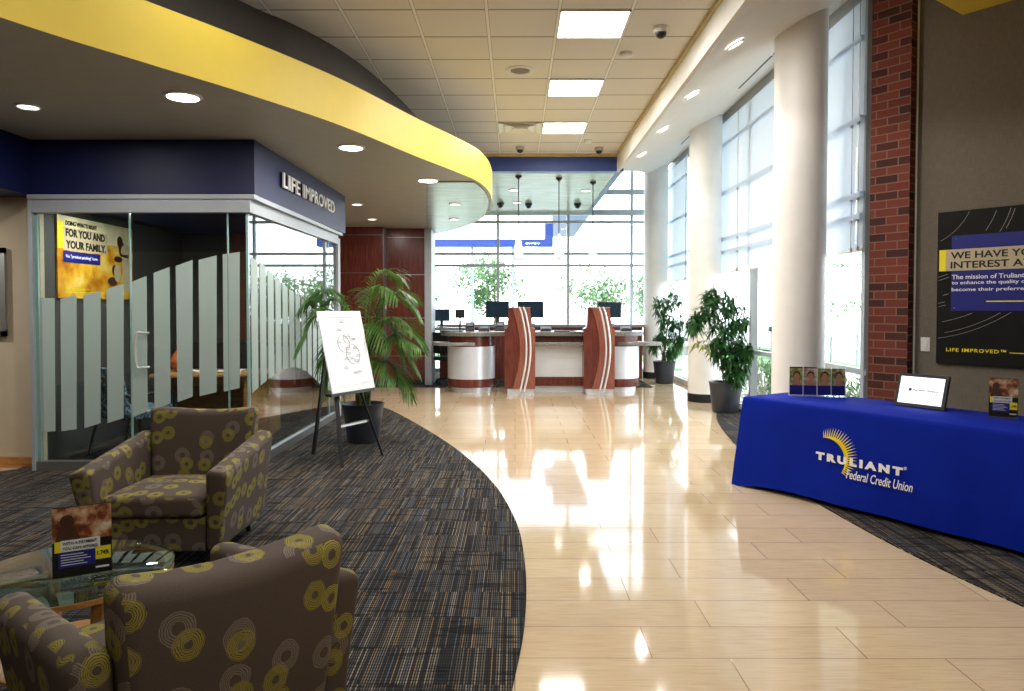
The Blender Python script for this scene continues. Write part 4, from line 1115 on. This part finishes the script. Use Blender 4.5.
for i, (c, tpx, Yt) in enumerate(fr):
    base = Vector((rnd.uniform(-.05, .05), rnd.uniform(-.05, .05), .38)); ctrl = P8(c[0], c[1], (8.0 + Yt) / 2); tip = P8(tpx[0], tpx[1], Yt)
    if tip.x + PX < -2.38: tip.x = -2.38 - PX
    pts = [base * (1 - t) ** 2 + ctrl * 2 * t * (1 - t) + tip * t * t for t in [k / 40 for k in range(41)]]
    b = MB(); b.tube(pts[::2], .007, 5, r2=.002)
    for k in range(13, 57):
        t = k / 56; kk = t * 40; k = min(int(kk), 39); p0 = pts[k].lerp(pts[k + 1], kk - k); tg = (pts[min(k + 1, 40)] - pts[max(k - 1, 0)]).normalized()
        sd = tg.cross(Vector((0, 0, 1)))
        if sd.length < 1e-3: sd = Vector((1, 0, 0))
        sd.normalize(); L = .36 * math.sin(PI * min(1, .18 + (t - .3) / .7 * .74)) + .04
        for s in (-1, 1):
            d = sd * s * .9 + tg * .75 + Vector((0, 0, .12))
            jit = Vector((rnd.uniform(-.1, .1), rnd.uniform(-.1, .1), rnd.uniform(-.08, .08)))
            leaf(b, p0, d + jit, L * rnd.uniform(.85, 1.05), .013, droop=.5, n=4)
    # keep leaflets on the room side of the glass
    b.v = [(max(v[0], -2.425 - PX), v[1], v[2]) for v in b.v]
    b.build('frond', M['palm'], pal)
b = MB()
for i in range(9):
    a = rnd.random() * 6.28; r = rnd.uniform(.02, .08); b.tube([(r * math.cos(a), r * math.sin(a), .36), (r * 1.4 * math.cos(a), r * 1.4 * math.sin(a), .75)], .013, 6, r2=.008)
b.build('stem', M['cane'], pal)

def shrub(x, y, potr, poth, H, spread, label, seed, blobs, nl=26):
    o = empty('potted_shrub', (x, y, .0), 0, label, 'potted plant', 'potted leafy shrubs by the window columns')
    pot_obj(o, potr * .78, potr, poth)
    rnd = random.Random(seed)
    st = MB(); lf = MB()
    for (bx, by, bz, br) in blobs:
        a = rnd.random() * 6.28; r = .06
        st.tube(catmull([(r * math.cos(a), r * math.sin(a), poth * .85), (bx * .25, by * .25, poth + (bz - poth) * .5), (bx, by, bz)], 5), .011, 5, r2=.005)
        for k in range(nl):
            u = Vector((rnd.gauss(0, 1), rnd.gauss(0, 1), rnd.gauss(0, 1))).normalized() * (rnd.random() ** .4)
            c = Vector((bx, by, bz)) + u * br * .8
            for j in range(9):
                d = Vector((rnd.gauss(0, 1), rnd.gauss(0, 1), rnd.uniform(-.9, .5))).normalized() + u * .8
                leaf(lf, c, d, rnd.uniform(.12, .20), .030, droop=.35, n=3)
    lf.v = [(min(v[0], 3.30 - x), v[1], v[2]) for v in lf.v]
    st.build('stem', M['cane'], o); lf.build('foliage', M['shrub'], o)
    return o
s1x, s1y = 3.03, 10.35
def B(px, py, Y, x0, y0): q = ony(px, py, Y); return (q.x - x0, Y - y0, q.z)
bl1 = [B(705, 312, 10.3, s1x, s1y) + (.17,), B(725, 303, 10.4, s1x, s1y) + (.20,), B(740, 318, 10.3, s1x, s1y) + (.18,), B(694, 322, 10.2, s1x, s1y) + (.10,), B(722, 330, 10.2, s1x, s1y) + (.18,), B(742, 342, 10.4, s1x, s1y) + (.16,), B(732, 358, 10.2, s1x, s1y) + (.20,), B(746, 368, 10.3, s1x, s1y) + (.15,), B(718, 348, 10.3, s1x, s1y) + (.12,), B(712, 296, 10.5, s1x, s1y) + (.10,), B(750, 352, 10.1, s1x, s1y) + (.10,), B(735, 374, 10.2, s1x, s1y) + (.13,)]
so = shrub(s1x, s1y, .235, .44, 1.8, .4, 'larger leafy potted shrub in front of the middle column', 5, bl1)
b = MB(); rnd = random.Random(5)
q0 = Vector(B(702, 345, 10.15, s1x, s1y))
for j in range(30): leaf(b, q0 + Vector((rnd.uniform(-.1, .1), rnd.uniform(-.08, .08), rnd.uniform(-.03, .03))), Vector((rnd.uniform(-1, .4), rnd.uniform(-1, 1), rnd.uniform(-.6, .5))), .15, .028, droop=.3, n=3)
b.tube([(0.02, 0, .42), (-.12, 0, .72), q0], .008, 5)
yl = b.build('yellow_foliage', M['yleaf'], so); yl['label'] = 'yellowing sprig of leaves'
s2x, s2y = 2.98, 14.35
bl2 = [B(662, 305, 14.3, s2x, s2y) + (.22,), B(675, 300, 14.4, s2x, s2y) + (.2,), B(668, 318, 14.2, s2x, s2y) + (.22,), B(678, 322, 14.3, s2x, s2y) + (.2,), B(663, 334, 14.2, s2x, s2y) + (.16,), B(674, 342, 14.2, s2x, s2y) + (.2,), B(656, 344, 14.2, s2x, s2y) + (.12,), B(670, 352, 14.2, s2x, s2y) + (.14,), B(683, 340, 14.2, s2x, s2y) + (.12,)]
shrub(s2x, s2y, .225, .44, 1.8, .4, 'smaller-looking leafy potted shrub at the far column', 9, bl2, 22)

# ------------------------------------------------------------------ draped table
ang2 = math.atan2(-.85, .53)
TA = Vector((1.945, 6.09, 0.008))
TL, TD, TH = 2.44, .76, .74
ft = empty('folding_table', TA, ang2, 'folding table hidden under the blue cloth', 'table')
b = MB(); b.box(.02, TL - .02, .02, TD - .02, TH - .035, TH - .005); b.build('tabletop', M['white_plastic'], ft)
for lx in (.25, TL - .25):
    for ly in (.1, TD - .1):
        b = MB(); b.tube([(lx, ly, 0), (lx, ly, TH - .035)], .014, 8); b.build('leg', M['alu'], ft)
def outline(off, n_side=40, n_end=16, rc=.02):
    pts = []
    x0, x1, y0, y1 = -off, TL + off, -off, TD + off
    for i in range(n_side): pts.append((x0 + (x1 - x0) * i / n_side, y0, 0, i / n_side))
    for i in range(n_end): pts.append((x1, y0 + (y1 - y0) * i / n_end, 1, i / n_end))
    for i in range(n_side): pts.append((x1 - (x1 - x0) * i / n_side, y1, 2, i / n_side))
    for i in range(n_end): pts.append((x0, y1 - (y1 - y0) * i / n_end, 3, i / n_end))
    return pts
b = MB(); rings = []
levels = [(0, TH + .003), (.006, TH - .004), (.010, TH - .03), (.016, TH * .75), (.022, TH * .5), (.03, TH * .25), (.038, .035)]
V = []
for off, z in levels:
    k = (TH - z) / TH
    for x, y, side, t in outline(off):
        cdist = min(t, 1 - t)
        amp = .05 * k * math.exp(-(cdist * (10 if side % 2 == 0 else 4)) ** 2)
        rip = .007 * k * math.sin(x * 9 + y * 13) + .004 * k * math.sin(x * 23)
        nx, ny = ((0, -1), (1, 0), (0, 1), (-1, 0))[side]
        e = amp + rip
        # corners drop outwards
        ccx = -1 if x < TL / 2 else 1; ccy = -1 if y < TD / 2 else 1
        V.append((x + nx * e + ccx * amp * (.6 if side % 2 == 0 else 0), y + ny * e, z - (.042 * math.exp(-(cdist * 12) ** 2) if z < .06 else 0)))
n = len(outline(0)); F = [tuple(range(n))]
for j in range(len(levels) - 1):
    for i in range(n): F.append((j * n + i, (j + 1) * n + i, (j + 1) * n + (i + 1) % n, j * n + (i + 1) % n))
b.add(V, F)
tc = b.build('tablecloth', M['cloth'], smooth=True, loc=TA, rotz=ang2, autosm=50)
tag(tc, 'royal blue tablecloth with white and yellow logo by the grey wall', 'tablecloth')
# logo on cloth front
FR = FRONT
lg = MB()
def cloth_y(z): return -(.014 + .034 * (TH - z) / TH) - .004
def addfront(mb, V, F, x, z):
    mb.add([(v.x + x, cloth_y(v.y + z) - v.z - .004, v.y + z) for v in V], F)
b = MB()
V, F = text_mesh('TRULIANT', size=.1, extrude=.001, offset=.007, spacing=1.5, fit=(.67, .060)); addfront(b, V, F, .715, .342)
b.build('wordmark', M['white_ink'], tc); b = MB()
V, F = text_mesh('Federal Credit Union', size=.1, extrude=.001, offset=.0008, shear=.25, fit=(.487, .066)); addfront(b, V, F, .969, .248)
o = b.build('lettering', M['white_ink'], tc); o['label'] = 'white slanted lettering'; b = MB()
V, F = text_mesh('®', size=.03, extrude=.001); addfront(b, V, F, 1.39, .39)
b.build('registered_mark', M['white_ink'], tc)
b = MB(); SXc, SZc = .80, .362
def sp(r, a): return (SXc + r * math.cos(a), cloth_y(SZc + r * math.sin(a)) - .004, SZc + r * math.sin(a))
N = 26
tip = MB()
for i in range(N):
    a = math.radians(98 - 128 * i / (N - 1)); s = i / (N - 1)
    r0 = .155; thick = .028 * math.sin(PI * min(1, max(0, s * 1.05))) ** .7 + .004; r1 = .165 + .105 * math.sin(PI * (.12 + .8 * s)) ** .8
    da = math.radians(1.9); rm = r0 + (r1 - r0) * .55
    b.add([sp(r0, a - da), sp(rm, a - da * .45), sp(rm, a + da * .45), sp(r0, a + da)], [(0, 1, 2, 3)])
    tip.add([sp(rm, a - da * .45), sp(r1, a), sp(rm, a + da * .45)], [(0, 1, 2)])
for i in range(40):
    s0 = i / 40; s1 = (i + 1) / 40
    a0 = math.radians(95 - 120 * s0); a1 = math.radians(95 - 120 * s1)
    t0 = .034 * math.sin(PI * s0) ** .8; t1 = .034 * math.sin(PI * s1) ** .8
    b.add([sp(.155, a0), sp(.155 + t0, a0), sp(.155 + t1, a1), sp(.155, a1)], [(0, 1, 2, 3)])
o = b.build('sun_emblem', M['yellow_ink'], tc); o['label'] = 'yellow sunburst emblem'
o = tip.build('sun_ray_tips', plain('pale_yellow_ink', C(240, 234, 170), .5), tc)

def on_table(lx, ly): v = Matrix.Rotation(ang, 4, 'Z') @ Vector((lx, ly, 0)); return Vector((TA.x + v.x, TA.y + v.y, TA.z + TH + .0035))
# four-pocket brochure display
q = onz(817, 396, .752); 
o = empty('brochure_display', (q.x, q.y, .7515), math.radians(-12), 'clear four-pocket display of portrait brochures on the blue table', 'brochure display')
cw = .112
for i, (mat, lab) in enumerate(((M['leafy_photo'], 'brochure with a child in leafy green'), (M['wedding_photo'], 'brochure with a dark haired woman'), (M['leafy_photo'], 'brochure with a brown-haired head'), (M['leafy_photo'], 'brochure with a smiling face'))):
    x = (i - 1.5) * cw
    b = MB(); b.box(x - .052, x + .052, 0, .008, .01, .235 + .01 * (i in (0, 1))); c = b.build('brochure', M['black_print'], o)
    b = MB(); quad(b, x - .052, x + .052, .09, .235, 0); b.build('photo_print', mat, c)
    b = MB(); quad(b, x - .052, x + .052, .012, .09, 0); b.build('blue_block', M['navy_ink'], c)
    b = MB(); V = [(x + .004 + .024 * math.cos(a), -.0022, .165 + .03 * math.sin(a)) for a in [2 * PI * k / 16 for k in range(16)]]; b.add(V, [tuple(range(16))]); V = [(x - .035, -.0022, .092), (x + .045, -.0022, .092), (x + .02, -.0022, .14), (x - .012, -.0022, .14)]; b.add(V, [(0, 1, 2, 3)]); b.build('printed_face', M['skin_print'], c)
    b = MB(); V = [(x + .004 + .03 * math.cos(a), -.0016, .178 + .034 * math.sin(a)) for a in [2 * PI * k / 16 for k in range(16)]]; b.add(V, [tuple(range(16))]); b.build('printed_hair', M['hair_print'], c)
b = MB(); b.box(-2 * cw, 2 * cw, -.008, -.005, 0, .20); b.box(-2 * cw, 2 * cw, .012, .015, 0, .25); b.box(-2 * cw, 2 * cw, -.06, .06, 0, .003); b.build('acrylic_holder', M['acrylic'], o)
b = MB()
for i in range(5): b.box((i - 2) * cw - .0015, (i - 2) * cw + .0015, -.008, .014, 0, .245)
b.build('divider', M['white_plastic'], o)
# digital photo frame
q = onz(918, 408, .752); 
o = empty('tablet_display', (q.x, q.y, .7535), math.radians(-60), 'black framed lit white screen standing on the blue table', 'screen')
R = Matrix.Rotation(-.27, 4, 'X')
def mkf(nm, fn, mat, par=None):
    b = MB(); fn(b); b.v = [tuple(R @ Vector(v)) for v in b.v]; return b.build(nm, mat, par or o)
mkf('frame', lambda b: b.box(-.19, .19, 0, .02, .003, .255), M['black'])
mkf('screen', lambda b: b.box(-.165, .165, -.003, 0, .028, .232), M['screen_lit'])
def ft_(b):
    V, F = text_mesh('Payment Shopper', size=.03, extrude=.0004, offset=.0006, fit=(.20, .019)); b.add(V, F, Matrix.Translation((-.06, -.0042, .122)) @ FRONT)
    b.box(-.092, -.07, -.0042, -.003, .122, .144)
mkf('lettering', ft_, M['navy_ink'])
b = MB(); b.bar((0, .065, .19), (0, .15, .004), .04, .006); b.build('stand', M['black'], o)
q = onz(1003, 418, .752)
brochure('brochure_stand', (q.x, q.y, .7515), math.radians(-33), .165, .27, 'small dark loan flyer in acrylic holder at the table right end')

# ------------------------------------------------------------------ right wall poster, switch
p0 = wallpt((937 - 515) / 720)
def wpos(s, z, out=.0): v = p0 + Vector((.6, -.8, 0)) * s - Vector((.8, .6, 0)) * out; return Vector((v.x, v.y, z))
po = empty('wall_poster', wpos(0, 1.0, 0), ang, 'large black poster reading WE HAVE YOUR BEST INTEREST on the grey wall', 'poster')
PW, PH = 1.45, 1.36
b = MB(); b.box(0, PW, -.03, -.001, 0, PH); b.build('panel', M['black_print'], po)
b = MB(); b.box(.12, PW - .12, -.036, -.03, .475, 1.14); b.build('blue_panel', M['navy_ink'], po)
b = MB(); b.box(.07, PW - .1, -.04, -.036, .83, 1.02); b.build('banner', M['tan_print'], po)
b = MB(); b.box(.02, .075, -.041, -.035, .83, 1.02); b.build('yellow_bar', M['yellow_ink'], po)
b = MB()
V, F = text_mesh('WE HAVE YOUR BEST', offset=.002, fit=(1.0, .062)); b.add(V, F, Matrix.Translation((.115, -.041, .935)) @ FRONT)
V, F = text_mesh('INTEREST AT HEART.', offset=.002, fit=(1.0, .062)); b.add(V, F, Matrix.Translation((.115, -.041, .850)) @ FRONT)
b.build('headline', M['black_ink'], po)
b = MB()
for s, w_, z in (('The mission of Truliant Federal Credit Union is', 1.13, .755), ('to enhance the quality of life of our members and', 1.15, .700), ('become their preferred financial institution.', 1.08, .640)):
    b = MB(); V, F = text_mesh(s, offset=.0012, fit=(w_, .04)); b.add(V, F, Matrix.Translation((.125, -.037, z)) @ FRONT); b.build('body_text', M['white_ink'], po)
b = MB(); quad(b, .40, 1.2, .553, .562, -.036); V, F = text_mesh('LIFE IMPROVED™', offset=.0015, spacing=1.2, fit=(.47, .032)); b.add(V, F, Matrix.Translation((.085, -.031, .112)) @ FRONT); quad(b, .58, 1.3, .118, .124, -.030)
b.build('yellow_lettering', M['yellow_ink'], po)
b = MB()
for r in (.50, .70, .80, .83, .97, 1.03, 1.06, 1.20, 1.30, 1.34):
    pts = [(-.2 + r * math.cos(a), -.0308, 1.55 - r * math.sin(a)) for a in [math.radians(x) for x in range(0, 92, 3)]]
    pts = [p_ for p_ in pts if not (p_[0] > .115 and .47 < p_[2] < 1.145 and p_[0] < PW - .12)]
    seg = []
    for p_ in pts + [None]:
        if p_ and (not seg or (Vector(p_) - Vector(seg[-1])).length < .12) and 0.005 < p_[0] < PW - .005 and .005 < p_[2] < PH - .005: seg.append(p_)
        else:
            if len(seg) > 1: b.tube(seg, .0016, 4)
            seg = [p_] if p_ and 0.005 < p_[0] < PW - .005 and .005 < p_[2] < PH - .005 else []
b.build('arc_lines', plain('pale_grey_ink', C(190, 184, 172), .5), po)
b = MB()
for x in (.15, .7, 1.28):
    for z in (.50, 1.115): b.lathe([(.008, 0), (.008, .004)], 12, mat=Matrix.Translation((x, -.036, z)) @ Matrix.Rotation(PI / 2, 4, 'X'))
b.build('bolt', M['chrome'], po)
q = wallpt((925 - 515) / 720)
o = empty('light_switch', (q.x, q.y, 1.10), ang, 'white wall switch plate between brick pier and poster', 'switch')
b = MB(); b.box(-.04, .04, -.008, -.0005, 0, .13); b.build('plate', M['white_plastic'], o, bevel=.003)
b = MB(); b.box(-.018, .018, -.013, -.008, .03, .10); b.build('rocker', M['white_plastic'], o, bevel=.002)

# picture frame on the left beige wall
q = ony(2, 292, 6.72)
o = empty('picture_frame', (q.x - .36, 6.704, 1.22), 0, 'metal-framed picture cut by the left photo edge on the beige wall', 'picture')
zb = ony(2, 336, 6.72).z - 1.22; zt_ = ony(2, 248, 6.72).z - 1.22
b = MB()
for a in ((-.42, .42, zt_ - .05, zt_), (-.42, .42, zb, zb + .05), (-.42, -.37, zb, zt_), (.37, .42, zb, zt_)): b.box(a[0], a[1], -.03, -.001, a[2], a[3])
b.build('frame', M['alu'], o)
b = MB(); b.box(-.37, .37, -.012, -.002, zb + .05, zt_ - .05); b.build('print', M['wedding_photo'], o)

# office poster on side wall x=-4.6 (faces +x)
op = empty('wall_poster', (-4.598, 7.2, 1.60), 0, 'golden field poster reading FOR YOU AND YOUR FAMILY inside the office', 'poster')
OW, OH = 1.42, .84
def T2(x, z, out): return Matrix.Translation((out, x, z)) @ MX
def q2(mb, x0, x1, z0, z1, o0, t=.002): mb.box(o0, o0 + t, x0, x1, z0, z1)
b = MB(); q2(b, 0, OW, 0, OH, .001, .02); b.build('panel', M['field_photo'], op)
b = MB(); q2(b, 0.0, OW * .98, OH * .72, OH, .0212, .001); b.build('pale_sky_print', plain('pale_cream_print', C(226, 214, 170), .5, var=.08), op)
b = MB(); q2(b, 0, .09, OH * .60, OH * .93, .0225); b.build('yellow_bar', M['yellow_ink'], op)
b = MB(); q2(b, .09, .88, OH * .585, OH * .86, .0225); b.build('banner', M['tan_print'], op)
b = MB(); q2(b, .09, .74, OH * .44, OH * .575, .0225); b.build('blue_block', M['navy_ink'], op)
b = MB()
for s, w_, h_, z in (("DOING WHAT'S RIGHT", .55, .05, .745), ('FOR YOU AND', .70, .085, .63), ('YOUR FAMILY.', .72, .085, .51)):
    V, F = text_mesh(s, offset=.004, fit=(w_, h_)); b.add(V, F, T2(.13, z, .0255))
b.build('headline', M['black_ink'], op)
b = MB(); V, F = text_mesh('No "product pushing" here.', offset=.001, fit=(.56, .045)); b.add(V, F, T2(.13, .405, .0255)); b.build('subline', M['white_ink'], op)
b = MB(); q2(b, .10, .8, .06, .066, .0225, .001); V, F = text_mesh('LIFE IMPROVED™', offset=.001, fit=(.4, .025)); b.add(V, F, T2(.12, .08, .0225)); b.build('yellow_lettering', M['yellow_ink'], op)
def blob(mb, cx_, cz, rx, rz_, o0, n=18): mb.add([(o0, cx_ + rx * math.cos(2 * PI * k / n), cz + rz_ * math.sin(2 * PI * k / n)) for k in range(n)], [tuple(range(n))])
b = MB(); blob(b, 1.14, .66, .06, .07, .0235); blob(b, 1.18, .58, .07, .09, .0232); blob(b, 1.02, .33, .05, .06, .0235); blob(b, .98, .2, .10, .05, .0234); blob(b, 1.10, .46, .09, .035, .0233); b.build('printed_people', M['hair_print'], op)
b = MB(); b.add([(.0238, 1.18, .52), (.0238, 1.36, .52), (.0238, 1.36, .08), (.0238, 1.20, .12)], [(0, 1, 2, 3)]); blob(b, 1.25, .56, .09, .08, .0238); blob(b, 1.08, .30, .07, .10, .0239); b.build('printed_shirt', M['tan_print'], op)

# office furniture behind the glass
o = empty('office_desk', (-3.55, 8.5, .008), .12, 'honey oak desk seen dimly through the glass office', 'desk')
b = MB(); b.hexa([(-.62, -.36, .70), (.75, -.36, .70), (.75, .36, .70), (-.62, .36, .70), (-.62, -.36, .745), (.75, -.36, .745), (.75, .36, .745), (-.62, .36, .745)], 2); b.build('desktop', M['oak'], o, bevel=.012)
b = MB(); b.box(-.56, -.52, -.32, .32, 0, .70); b.box(.40, .68, -.32, .32, 0, .70); b.build('pedestal', M['oak'], o)
b = MB(); b.box(-.52, .42, .26, .29, .2, .70); b.build('modesty_panel', M['oak'], o)
o = empty('credenza', (-3.4, 9.62, .008), 0, 'dark low cabinet along the office back wall', 'cabinet')
b = MB(); b.box(-.9, .6, -.25, .28, 0, 1.02); b.build('body', M['black_wood'], o)
b = MB(); b.box(-.92, .62, -.27, .29, 1.02, 1.05); b.build('top', M['black_wood'], o)
for i in range(3):
    b = MB(); b.box(-.88 + i * .5, -.42 + i * .5, -.265, -.25, .1, .98); d = b.build('door', M['black_wood'], o)
    b = MB(); b.box(-.48 + i * .5, -.46 + i * .5, -.285, -.265, .5, .65); b.build('handle', M['alu'], d)
p = fpt(128, 356)
o = empty('vase', (-3.93, 8.45, .753), 0, 'orange rounded vase on the office desk', 'vase')
b = MB(); b.lathe([(.05, 0), (.10, .05), (.12, .12), (.09, .2), (.05, .25), (.06, .27)], 28, cap=False); b.lathe([(.05, 0.001), (.05, .004)], 28); b.build('body', M['orange'], o, smooth=True)
b = MB(); b.lathe([(.055, .27), (.065, .275), (.06, .28), (.05, .272)], 28, cap=False); b.build('rim', M['orange'], o, smooth=True)
for (x, y, lab) in ((-3.3, 8.35, 'stack of papers on the office desk, right side'), (-3.62, 8.3, 'stack of papers in the middle of the office desk')):
    b = MB(); 
    for k in range(4): b.box(-.14, .14, -.1, .1, k * .006, k * .006 + .005, Matrix.Rotation(k * .08, 4, 'Z'))
    tag(b.build('paper_stack', M['paper'], loc=(x, y, .7545)), lab, 'papers', 'paper stacks in the office')
# guest chair with blue striped fabric
def guest_chair(x, y, rz, label):
    o = empty('guest_chair', (x, y, .008), rz, label, 'chair')
    b = MB(); b.hexa([(-.26, -.28, .36), (.26, -.28, .36), (.26, .25, .36), (-.26, .25, .36), (-.27, -.3, .47), (.27, -.3, .47), (.27, .26, .45), (-.27, .26, .45)], 4); b.build('seat', M['bluestripe'], o, bevel=.03, smooth=True)
    b = MB(); b.hexa([(-.26, .22, .42), (.26, .22, .42), (.26, .30, .42), (-.26, .30, .42), (-.25, .32, .9), (.25, .32, .9), (.25, .38, .9), (-.25, .38, .9)], 4); b.build('backrest', M['bluestripe'], o, bevel=.03, smooth=True)
    for sx in (-1, 1):
        b = MB(); b.tube([(sx * .27, -.25, 0), (sx * .27, -.25, .62), (sx * .28, .3, .62)], .018, 6); b.build('arm', M['black_wood'], o)
        b = MB(); b.tube([(sx * .25, -.24, 0), (sx * .25, -.24, .36)], .018, 6); b.build('leg', M['black_wood'], o)
        b = MB(); b.tube([(sx * .25, .34, 0), (sx * .25, .24, .40)], .018, 6); b.build('leg', M['black_wood'], o)
guest_chair(-3.95, 7.45, 2.7, 'blue striped guest chair behind the frosted office glass')

# ------------------------------------------------------------------ outside
b = MB(); b.box(-60, 80, -10, 90, -0.2, -0.13); struct(b.build('ground', M['paving']), 'pale paved ground outside', 'ground')
b = MB(); b.prism([(3.9, 5.5), (9.5, 5.5), (9.5, 30), (3.9, 30)], -0.13, -0.08); struct(b.build('ground', M['grass']), 'green lawn bed outside the side windows', 'lawn')
b = MB(); b.box(-12, 10, 24, 32, -0.13, -0.08); struct(b.build('ground', M['grass']), 'lawn beyond the far windows', 'lawn')
def tree(x, y, h, r, seed, label, n=900, mat=None, trunk=.45):
    o = empty('tree', (x, y, -.13), 0, label, 'tree', 'trees outside the windows')
    rnd = random.Random(seed)
    b = MB(); b.tube([(0, 0, 0), (.05, .03, h * .4), (-.03, 0, h * .8)], .09, 8, r2=.03)
    for k in range(7):
        a = rnd.random() * 6.28; z = h * rnd.uniform(.35, .7); b.tube([(0, 0, z), (r * .7 * math.cos(a), r * .7 * math.sin(a), z + h * .18)], .03, 5, r2=.01)
    b.build('trunk', M['bark'], o)
    b = MB()
    cl = [(rnd.gauss(0, r * .42), rnd.gauss(0, r * .42), h * (.68 + rnd.uniform(-.25, .25)), r * rnd.uniform(.28, .5)) for _ in range(16)]
    for _ in range(n):
        cx_, cy_, cz, cr_ = rnd.choice(cl)
        u = Vector((rnd.gauss(0, 1), rnd.gauss(0, 1), rnd.gauss(0, 1))).normalized() * cr_ * rnd.random() ** .33
        leaf(b, Vector((cx_, cy_, cz)) + u, (rnd.gauss(0, 1), rnd.gauss(0, 1), rnd.gauss(0, .6)), rnd.uniform(.14, .24), .11, droop=.2, n=2)
    b.build('foliage', mat or M['tree'], o)
tree(-4.4, 30, 3.6, 1.5, 1, 'pale tree left of the far window, beyond the left desk', 3000)
tree(-0.9, 31.5, 3.8, 1.5, 2, 'pale tree seen above the left teller desk monitors', 3000)
tree(4.0, 33, 3.2, 1.9, 3, 'pale tree seen right of the middle far window', 2600)
tree(6.6, 34, 3.1, 1.7, 4, 'pale tree seen behind the right pylon', 2600)
tree(13.5, 28, 4.4, 2.2, 5, 'pale tree outside between the near and middle columns', 1600)
tree(10.8, 16.5, 3.8, 1.3, 6, 'light green tree outside just left of the brick pier', 1800)
tree(14.5, 24.5, 3.4, 1.5, 8, 'bushy tree outside beyond the near column', 1200)
def bush(x, y, r, h, seed, label, n=500):
    o = empty('garden_shrub', (x, y, -.08), 0, label, 'shrub', 'green shrubs outside the side windows')
    rnd = random.Random(seed); b = MB()
    for k in range(6):
        a = k * 1.05; b.tube([(0, 0, 0), (r * .5 * math.cos(a), r * .5 * math.sin(a), h * .7)], .012, 5, r2=.005)
    b.build('stem', M['bark'], o); b = MB()
    for _ in range(n):
        u = Vector((rnd.gauss(0, 1), rnd.gauss(0, 1), abs(rnd.gauss(0, 1)))).normalized() * rnd.random() ** .3
        leaf(b, (u.x * r, u.y * r, u.z * h), (u.x + rnd.gauss(0, .5), u.y + rnd.gauss(0, .5), rnd.uniform(.1, 1)), .16, .03, droop=.3, n=3)
    b.build('foliage', M['hedge'], o)
k = 0
for (x, y, r, h, lab) in [(4.35, 12.6, .42, .75, 'green shrub outside, left in the gap behind the larger potted plant'), (4.3, 11.4, .45, .7, 'green shrub outside at the foot of the middle window'), (4.6, 13.9, .5, .8, 'green shrub outside beyond the middle window mullion'), (4.4, 8.75, .42, .85, 'green shrub outside beside the brochures and brick pier'), (4.7, 9.9, .4, .6, 'green shrub outside hidden partly by the near column')]:
    k += 1; bush(x, y, r, h, 20 + k, lab)
o = empty('bollard_lamp', (7.0, 19.5, -.13), 0, 'dark bollard lamp outside the middle window', 'bollard')
b = MB(); b.lathe([(.09, 0), (.09, 1.0)], 20); b.build('post', M['alu_dull'], o); b = MB(); b.lathe([(.13, 1.0), (.15, 1.04), (.13, 1.12), (.03, 1.16)], 20); b.build('cap', M['black'], o, smooth=True)
o = empty('railing', (9.5, 20.0, -.13), .7, 'low dark railing outside the side windows', 'railing')
b = MB(); b.bar((-3, 0, .9), (3, 0, .9), .05); b.bar((-3, 0, .5), (3, 0, .5), .04); b.build('rail', M['alu_dull'], o)
for i in range(5):
    b = MB(); b.bar((-3 + 1.5 * i, 0, 0), (-3 + 1.5 * i, 0, .9), .05); b.build('post', M['alu_dull'], o)
# exterior canopy seen through far windows
o = empty('entrance_canopy', (0, 22, 0), 0, 'blue exterior canopy beam seen through the far windows', 'canopy')
b = MB(); b.box(-8, X(545, 22), 0, .5, 3.38, 3.60); b.box(X(545, 22), X(553, 22), 0, .5, 3.38, 4.1); b.build('beam', M['blue_beam'], o)
a1, a2, a3, a4 = ony(552, 216, 21), ony(591, 213, 21), ony(574, 238, 28), ony(553, 236, 28)
b = MB(); V = [(v.x, v.y - 22, 4.25) for v in (a1, a2, a3, a4)] + [(v.x, v.y - 22, 4.4) for v in (a1, a2, a3, a4)]
b.add(V, [(0, 1, 2, 3), (7, 6, 5, 4), (0, 4, 5, 1), (1, 5, 6, 2), (2, 6, 7, 3), (3, 7, 4, 0)]); b.build('roof_panel', M['blue_beam'], o)
for px in (472, 513):
    b = MB(); b.box(X(px, 22) - .04, X(px, 22) + .04, .1, .2, -.13, 3.4); b.build('post', M['alu_dull'], o)

# ------------------------------------------------------------------ light
wd = bpy.data.worlds.new('world'); SC.world = wd; wd.use_nodes = True
nt = wd.node_tree; bg = nt.nodes['Background']
tc_ = nt.nodes.new('ShaderNodeTexCoord'); sp_ = nt.nodes.new('ShaderNodeSeparateXYZ'); rp = nt.nodes.new('ShaderNodeValToRGB')
nt.links.new(tc_.outputs['Generated'], sp_.inputs[0]); nt.links.new(sp_.outputs[2], rp.inputs[0]); nt.links.new(rp.outputs[0], bg.inputs[0])
rp.color_ramp.elements[0].color = (0.90, 0.95, 1.0, 1); rp.color_ramp.elements[1].color = (0.70, 0.85, 1.0, 1)
bg.inputs[1].default_value = 4.6
# daylight portals in the window openings
def portal(loc, sx, sy, rot):
    l = bpy.data.lights.new('portal', 'AREA'); l.shape = 'RECTANGLE'; l.size = sx; l.size_y = sy; l.cycles.is_portal = True
    o = bpy.data.objects.new('portal', l); COL.objects.link(o); o.location = loc; o.rotation_euler = rot
portal((-1.3, 17.2, 2.68), 9.6, 5.3, (PI / 2, 0, PI))
portal((3.62, 12.0, 2.68), 10.1, 5.3, (PI / 2, 0, PI / 2))
vs = SC.view_settings; vs.view_transform = 'Standard'; vs.look = 'None'; vs.exposure = 0.66; vs.gamma = 1.0; vs.use_curve_mapping = False
SC.cycles.max_bounces = 10; SC.cycles.transparent_max_bounces = 24; SC.cycles.caustics_reflective = False; SC.cycles.caustics_refractive = False
SC.cycles.sample_clamp_indirect = 6.0
